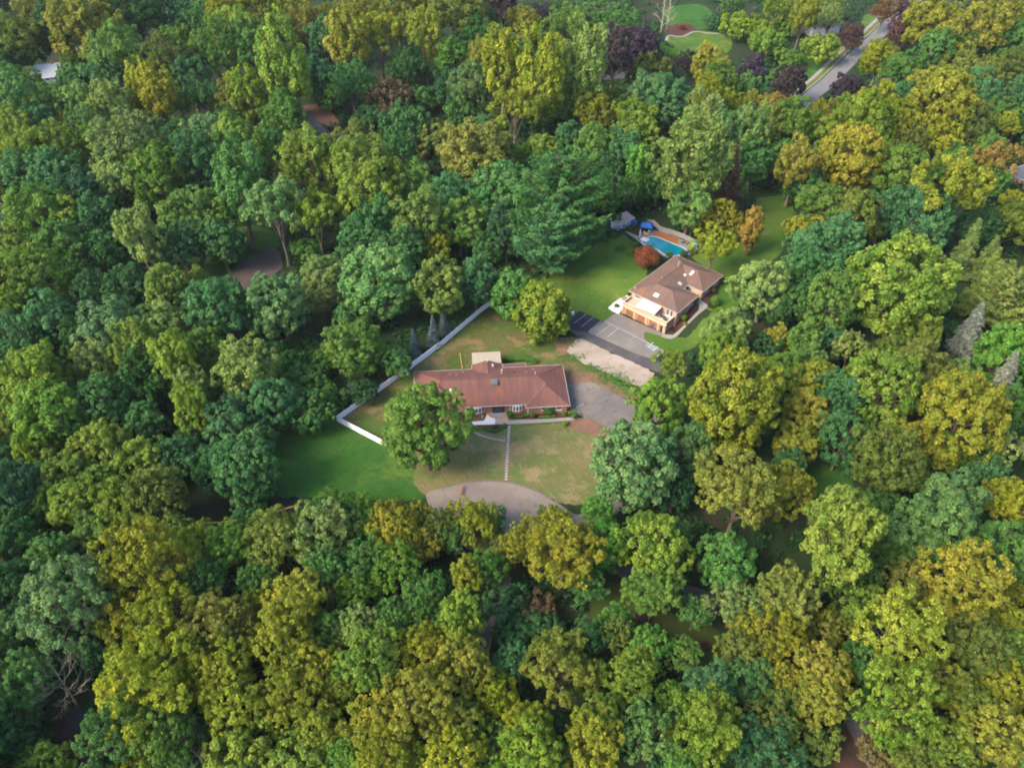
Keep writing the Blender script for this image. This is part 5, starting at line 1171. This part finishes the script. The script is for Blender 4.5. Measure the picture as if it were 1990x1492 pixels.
shrub(z3(545,1335), 0.65, 1.3, 'pr', 'round dark red bush in the island below the landing', 11)
hedge(Z3((365,1340),(480,1385),(600,1360),(690,1300),(700,1265)), 0.45, 0.8, 'b', 'curved clipped hedge round the dark red bush', 12)
hedge(Z3((215,1325),(310,1320),(410,1285)), 0.28, 0.5, 'y', 'low yellow edging hedge left of the dark red bush', 13)
hedge(Z3((740,190),(900,180),(1080,180),(1240,240)), 0.75, 1.4, 'b', 'bright green hedge behind the red-roofed house', 14)
y4 = lambda x, y: Y4((x,y))[0]
shrub(y4(140,920), 0.7, 1.1, 'og', 'small olive shrub in the corner left of the garage', 20)
shrub(y4(1145,1120), 1.2, 2.6, 'by', 'round yellow green bush beside the garage house right wall', 21, dens=1.2)
shrub(y4(1190,1190), 0.6, 0.9, 'y', 'low yellow bush below the round yellow green one', 22)
shrub(y4(1335,880), 0.9, 2.0, 'g', 'green shrub by the entry of the garage house', 23)
shrub(y4(1310,965), 1.0, 1.1, 'n', 'low brown shrub below the entry of the garage house', 24)
shrub(y4(1630,890), 1.3, 3.2, 'gy', 'clipped green drum-shaped bush beside the walk', 25, dens=1.3)
hedge(Y4((1535,950),(1640,985),(1770,930)), 0.35, 0.6, 'y', 'low yellow hedge curving below the drum-shaped bush', 26)
shrub(y4(1790,560), 1.0, 1.6, 'b', 'bright green bush at the right corner of the brown roof', 27)
shrub(y4(1600,680), 1.1, 1.6, 'ro', 'orange tinged shrub along the far right wall', 28)
shrub(y4(1000,1290), 0.9, 0.7, 'pr', 'low dark red ground shrub at the foot of the garage house bed', 29)
shrub(y4(1030,1170), 1.1, 0.9, 'pr', 'dark red spreading shrub below the garage house right wall', 30)
shrub((1254,518), 4.0, 6.8, 'r', 'large round rust-red bush between lawn and pool', 31, leaf=0.26, name='red_bush', dens=1.1)
for i, (px, r, h, c, lb) in enumerate([((1205,487),1.8,2.0,'b','leafy green shrub along the lawn edge left of the pool, leftmost'),((1222,496),1.7,1.8,'gy','leafy green shrub along the lawn edge left of the pool, middle'),((1233,480),1.5,1.6,'g','leafy green shrub nearest the white pool steps'),
        ((1345,492),1.4,2.0,'g','green shrub at the far corner of the brown roof'),((1327,497),1.3,1.8,'d','dark green shrub between pool and brown roof'),((1300,498),1.2,1.6,'g','green shrub between the red bush and the pool'),
        ((1193,462),1.6,1.8,'d','dark shrub before the blue shed'),((1175,470),1.5,1.6,'t','blue green shrub left of the blue shed'),((1437,556),1.6,2.4,(0.40,0.39,0.35),'white-flowering bush right of the brown-roofed house')]):
    shrub(px, r, h, c, lb, 40+i, leaf=0.22)
hedge([(1268,92),(1290,108),(1325,118),(1352,120)], 2.2, 4.6, 'b', 'tall bright green hedge below the far garden lawn', 60, leaf=0.4)
shrub((1326,58), 1.8, 2.6, 'r', 'small red-leaved tree in the far mulch bed', 61, leaf=0.3, name='red_shrub')

# ------------------------------------------------------------------ bare and dead trees
def bare(px, H, spread, label, seed, bark, name='dead_tree', n=9):
    rr = random.Random(seed); root = thing(name, label, 'tree', put(px), 0)
    m = Mesh(); lim = Mesh()
    m.tube([(0,0,0),(0.1,0.05,H*0.3),(0.25,-0.1,H*0.6),(0.1,0.1,H)], [0.022*H,0.017*H,0.011*H,0.002*H], 8)
    def grow(p, d, L, r, depth):
        q = p + d*L*0.5 + Vector((rr.uniform(-.1,.1),rr.uniform(-.1,.1),0.05))*L; e = p + d*L
        lim.tube([p, q, e], [r, r*0.7, r*0.35], 5 if depth < 2 else 4, cap=False)
        if depth < 4:
            for k in range(3):
                nd = (d + Vector((rr.uniform(-.8,.8),rr.uniform(-.8,.8),rr.uniform(-.1,.7)))).normalized(); grow(p.lerp(e, rr.uniform(0.45,1.0)), nd, L*rr.uniform(0.5,0.7), r*0.5, depth+1)
    for k in range(n):
        t = 0.28 + 0.68*k/n; a = k*2.4 + rr.uniform(-0.4,0.4)
        grow(Vector((0.2*t,0,H*t)), Vector((math.cos(a),math.sin(a),rr.uniform(0.4,1.1))).normalized(), spread*(1.15-0.6*t), 0.010*H*(1.15-t), 0)
    m.build('trunk', bark, root, True); lim.build('branches', bark, root, True); return root
bare((150,1368), 11.0, 4.6, 'bare grey dead tree at the bottom left', 1, BARK_PALE, n=13)
bare((395,1485), 5.0, 2.6, 'small bare whitish dead tree at the bottom edge', 2, BARK_PALE)
bare((1283,75), 20.0, 4.0, 'tall pale bare tree left of the far garden lawn, left one', 3, BARK_PALE, 'bare_tree')
bare((1295,62), 19.0, 3.6, 'tall pale bare tree left of the far garden lawn, right one', 4, BARK_PALE, 'bare_tree')
dc = thing('dead_conifer', 'rusty orange dead conifer at the top left', 'tree', (*at(318,72),0), 0.5); dc.scale = (0.9,0.9,1.0)
o = link('crown', PROTOS['column'][0][0], dc); o.color = (0.30,0.13,0.05,1); o.scale = (1.4,1.4,1.7); o = link('trunk', PROTOS['column'][0][1], dc); o.scale = (1.4,1.4,1.7)

# ------------------------------------------------------------------ far houses
def far_house(px, w, d, hgt, rz, wallm, roofm, label, pitch=0.5, hip=True):
    x, y = at(*px); H = thing('far_house', label, 'house', (x,y,0), rz, 'houses beyond the wood')
    Mesh().box(-w/2,w/2,-d/2,d/2,0,hgt).build('wall', wallm, H)
    e = 0.5; a, b = w/2+e, d/2+e; r = b*pitch; i = b if hip else 0
    m = Mesh(); m.add([(-a,-b,hgt+0.03),(a,-b,hgt+0.03),(a,b,hgt+0.03),(-a,b,hgt+0.03),(-a+i,0,hgt+r),(a-i,0,hgt+r)], [(0,1,5,4),(1,2,5),(2,3,4,5),(3,0,4),(3,2,1,0)]); rf = m.build('roof', roofm, H)
    Mesh().box(a*0.3,a*0.3+0.9,-0.4,0.4,hgt+r*0.4,hgt+r+0.9).build('chimney', BRICK_RED, rf)
    band([(-a,-b),(a,-b),(a,b),(-a,b)], hgt-0.16, hgt+0.05, 0.12).build('gutter', TRIM, H)
    for k in range(int(w/3.2)):
        for z in ([0.9] if hgt < 4 else [0.9, 3.5]): window(H, -w/2+1.6+k*3.2, -d/2-0.02, z, 1.2, 1.3, 0, 2)
    for k in range(int(d/3.5)):
        window(H, w/2+0.02, -d/2+1.8+k*3.5, 0.9, 1.2, 1.3, math.pi/2, 2); window(H, -w/2-0.02, -d/2+1.8+k*3.5, 0.9, 1.2, 1.3, -math.pi/2, 2)
    return H
WHITEWALL = mat('white_siding', (0.351,0.347,0.338), 0.7); GREYROOF = mat('grey_shingles', (0.117,0.117,0.121), 0.9, scale=0.5, color2=(0.153,0.149,0.149))
far_house((1592,64), 15, 10, 6.0, 0.2, WHITEWALL, GREYROOF, 'white two-storey house half hidden behind pale trees at the top')
far_house((1802,170), 16, 11, 3.2, 0.3, BRICK_TAN, ROOF_BROWN, 'far house with a brown hip roof at the upper right')
far_house((100,165), 16, 10, 5.0, 0.35, WHITEWALL, mat('white_roof', (0.22,0.235,0.25), 0.6), 'white cottage showing through the trees at the left', 0.7, False)
far_house((185,128), 9, 8, 5.0, 0.7, WHITEWALL, MATS['white_roof'], 'small white gabled annexe behind the white cottage', 0.8, False)
far_house((-12,445), 14, 10, 4.0, 1.0, WHITEWALL, GREYROOF, 'grey-roofed house cut by the left edge of the photo')
far_house((2000,352), 14, 10, 3.0, 0.5, BRICK_TAN, mat('slate_roof', (0.10,0.11,0.15), 0.8), 'house with a slate blue roof cut by the right edge of the photo')

# ------------------------------------------------------------------ small things
def bin_(px, m_, label, rz):
    b = thing('wheelie_bin', label, 'bin', put(px, 0.08), rz, 'bins by the garage')
    mm = Mesh(); mm.add([(-0.25,-0.28,0.06),(0.25,-0.28,0.06),(0.25,0.28,0.06),(-0.25,0.28,0.06),(-0.31,-0.36,1.0),(0.31,-0.36,1.0),(0.31,0.36,1.0),(-0.31,0.36,1.0)], [(3,2,1,0),(4,5,6,7),(0,1,5,4),(1,2,6,5),(2,3,7,6),(3,0,4,7)]); mm.build('body', m_, b)
    Mesh().box(-0.33,0.33,-0.40,0.38,1.003,1.08).build('lid', m_, b)
    for x in (-0.27,0.27): Mesh().tube([(x-0.03,0.30,0.12),(x+0.03,0.30,0.12)],[0.12,0.12],12).build('wheel', DOOR_DARK, b)
    Mesh().tube([(-0.25,0.42,0.95),(0.25,0.42,0.95)],[0.025,0.025],6).build('handle', m_, b)
BINBLUE = mat('blue_plastic', (0.02,0.06,0.22), 0.45)
bin_(y4(690,1225), BINBLUE, 'blue wheelie bin before the third garage door, left one', A2); bin_(y4(728,1232), mat('dark_blue_plastic', (0.015,0.035,0.13), 0.45), 'dark blue wheelie bin before the third garage door, right one', A2)
# terrace table with two chairs, white planter trough
def on_terrace(a, b): return (T2[0]+E1[0]*a+E2[0]*b, T2[1]+E1[1]*a+E2[1]*b, 3.02)
tb = thing('terrace_table', 'small dark round table at the right end of the terrace', 'table', on_terrace(13.0,25.7))
BLACKM = mat('black_metal', (0.02,0.02,0.022), 0.5)
Mesh().cyl(0,0,0.70,0.74,0.45,sides=18).build('table_top', BLACKM, tb); Mesh().cyl(0,0,0.03,0.698,0.04,sides=8).build('stem', BLACKM, tb); Mesh().cyl(0,0,0,0.028,0.28,sides=14).build('base', BLACKM, tb)
for a, b, rz_, lb in ((12.1,25.4,1.2,'black chair left of the terrace table'),(13.8,26.1,-1.9,'black chair right of the terrace table')):
    c = chair((1300,600), rz_, BLACKM, lb, 'terrace_chair'); c.location = on_terrace(a,b)
pl = thing('planter_trough', 'white planter trough behind the terrace parapet', 'planter', on_terrace(3.2,26.6), A2)
band([(-0.7,-0.18),(0.7,-0.18),(0.7,0.18),(-0.7,0.18)], 0, 0.35, 0.05).build('trough', WHITEPL, pl); Mesh().box(-0.7,0.7,-0.18,0.18,0.01,0.28).build('soil', MULCH_DARK, pl)
ac = thing('white_drum', 'white drum at the dark end of the parking bays', 'drum', put((1113,612),0.08))
Mesh().cyl(0,0,0,0.85,0.42,sides=16).build('body', WHITEPL, ac); Mesh().cyl(0,0,0.852,0.92,0.45,sides=16).build('lid', WHITEPL, ac); Mesh().cyl(0,0,0.3,0.36,0.435,sides=16).build('hoop', METAL, ac)
bl = thing('brick_pile', 'little red-brown brick pile at the bay line', 'bricks', put(Y((500,395))[0],0.1))
for k, (x,y,z) in enumerate([(0,0,0),(0.3,0.05,0),(0.1,0.25,0),(0.15,0.1,0.14)]): Mesh().box(x-0.13,x+0.13,y-0.07,y+0.07,z,z+0.13).build('brick', BRICK_RED, bl)
ob = thing('road_barrier', 'orange barrier board standing on the cul-de-sac', 'barrier', put((896,957),0.09), 1.4)
ORANGE = mat('orange_plastic', (0.434,0.119,0.028), 0.5)
Mesh().box(-1.3,1.3,-0.03,0.03,0.72,1.0).build('board', ORANGE, ob); Mesh().box(-1.3,1.3,-0.03,0.03,0.35,0.6).build('board', ORANGE, ob)
for x in (-1.1,1.1): Mesh().box(x-0.04,x+0.04,-0.3,0.3,0,0.06).build('foot', ORANGE, ob); Mesh().box(x-0.04,x+0.04,-0.028,0.028,0.062,1.05).build('post', ORANGE, ob)
lg = thing('log', 'orange-brown timber lying at the back wall of the red-roofed house', 'timber', (0,0,0))
(x0,y0),(x1,y1) = ground(894,687), ground(899,716); Mesh().tube([(x0,y0,0.15),((x0+x1)/2,(y0+y1)/2,0.17),(x1,y1,0.15)],[0.11,0.12,0.10],8).build('beam', mat('orange_timber', (0.36,0.17,0.07), 0.8), lg)
for q in (0.08,0.92): Mesh().box(x0+(x1-x0)*q-0.3,x0+(x1-x0)*q+0.3,y0+(y1-y0)*q-0.06,y0+(y1-y0)*q+0.06,0.03,0.06).build('bearer', WOOD, lg)
bk = thing('timber_edging', 'orange timber edging along the bank below the shaded lawn', 'edging')
pts = [ground(*p) for p in [(385,1018),(430,1016),(470,1010),(520,1000),(570,985)]]
for a, b in zip(pts, pts[1:]): Mesh().tube([(*a,0.25),(*b,0.25)],[0.16,0.16],8).build('sleeper', mat('orange_timber', (0.36,0.17,0.07), 0.8), bk)

# ------------------------------------------------------------------ undergrowth on the woodland floor, weeds on the gravel edge
CLEAR = []           # outlines of everything open, to keep the undergrowth off it
for o in scene.objects:
    if o.get('kind') == 'structure' and o.name.split('.')[0] not in ('ground','painted_line'):
        vs = np.array([v.co[:2] for v in o.data.vertices]); CLEAR.append((vs.min(0), vs.max(0), o))
from mathutils.bvhtree import BVHTree
trees_ = [BVHTree.FromPolygons([(v.co.x, v.co.y, 0) for v in o.data.vertices], [tuple(p.vertices) for p in o.data.polygons]) for _, _, o in CLEAR]
def is_open(x, y):
    for (lo, hi, o), t in zip(CLEAR, trees_):
        if lo[0]-1 < x < hi[0]+1 and lo[1]-1 < y < hi[1]+1:
            h = t.find_nearest((x, y, 0))
            if h[0] is not None and h[3] < 0.9: return True
    p = np.array([x, y]) - T2; a, b = p @ E1, p @ E2
    if -2 < a < 18 and -2 < b < 30: return True
    q = np.array([x+23.65, y-143.09]); ca, sa = math.cos(A1), math.sin(A1); u_, v_ = q[0]*ca+q[1]*sa, -q[0]*sa+q[1]*ca
    return -1 < u_ < 39 and -3 < v_ < 23
rg = np.random.default_rng(12)
C, N, T, L = [], [], [], []
spots = 0
while spots < 9000:
    y = 45 + 470*rg.uniform()**1.25; half = 0.66*math.hypot(y, 139)+6; x = rg.uniform(-half, half)
    if is_open(x, y): continue
    spots += 1
    far = 1 + max(0, (y-150)/250); r = rg.uniform(0.9, 2.2)*min(1.5, far); h = r*rg.uniform(0.6, 1.3); n = int(34*rg.uniform(0.7,1.3))
    l = unit(rg.normal(0,1,(n,3))+np.array([0,0,0.5])); l[:,2] = np.abs(l[:,2])
    C.append(np.array([x,y,hz(x,y)])+l*np.array([r,r,h])*rg.uniform(0.6,1.1,(n,1))); N.append(unit(l+np.array([0,0,0.4])+rg.normal(0,0.5,(n,3)))); T.append(np.full(n, rg.uniform())); L.append(np.full(n, 0.62*min(1.5,far)))
me = leaf_mesh('undergrowth', np.concatenate(C), np.concatenate(N), np.concatenate(L), np.concatenate(L)*0.7, np.concatenate(T), rg)
ug = structure(link('undergrowth', me), 'stuff'); ug.color = (0.018,0.062,0.018,1); ug['label'] = 'dark green undergrowth on the woodland floor'
C, N, T = [], [], []
weed = [ground(*p) for p in Y((600,900),(680,970),(720,1040),(800,1010),(860,1050),(900,1120),(960,1190),(1050,1240),(1090,1160),(520,910),(450,870),(330,760),(290,740),(120,780),(220,500),(180,560),(1000,1090))]
for i, (x, y) in enumerate(weed):
    R_ = 1.5 if 1 < i < 8 else 1.1
    for k in range(90 if 1 < i < 8 else 34):
        q = rg.normal(0, R_, 2); n = 7; l = unit(rg.normal(0,1,(n,3))+np.array([0,0,0.7])); l[:,2] = np.abs(l[:,2])
        C.append(np.array([x+q[0],y+q[1]*0.8,0.08])+l*0.22); N.append(unit(l+np.array([0,0,0.6]))); T.append(np.full(n, rg.uniform()))
me = leaf_mesh('weeds', np.concatenate(C), np.concatenate(N), 0.22, 0.13, np.concatenate(T), rg)
wd = structure(link('weeds', me), 'stuff'); wd.color = (0.055,0.135,0.022,1); wd['label'] = 'green weeds along the gravel edge'

# ------------------------------------------------------------------ evening haze: one closed box of thin air round the place
hzb = Mesh().box(-700, 700, -150, 900, -1.5, 141).build('haze', None)
structure(hzb, 'stuff'); hzb['label'] = 'thin pale evening haze over the whole place'
hm = bpy.data.materials.new('haze_air'); hm.use_nodes = True
nt = hm.node_tree; nt.nodes.remove(nt.nodes['Principled BSDF'])
pv = nt.nodes.new('ShaderNodeVolumePrincipled'); pv.inputs['Color'].default_value = (0.80,0.86,0.95,1); pv.inputs['Density'].default_value = 0.00003; pv.inputs['Anisotropy'].default_value = 0.1
nt.links.new(pv.outputs[0], nt.nodes['Material Output'].inputs['Volume'])
hzb.data.materials.append(hm)
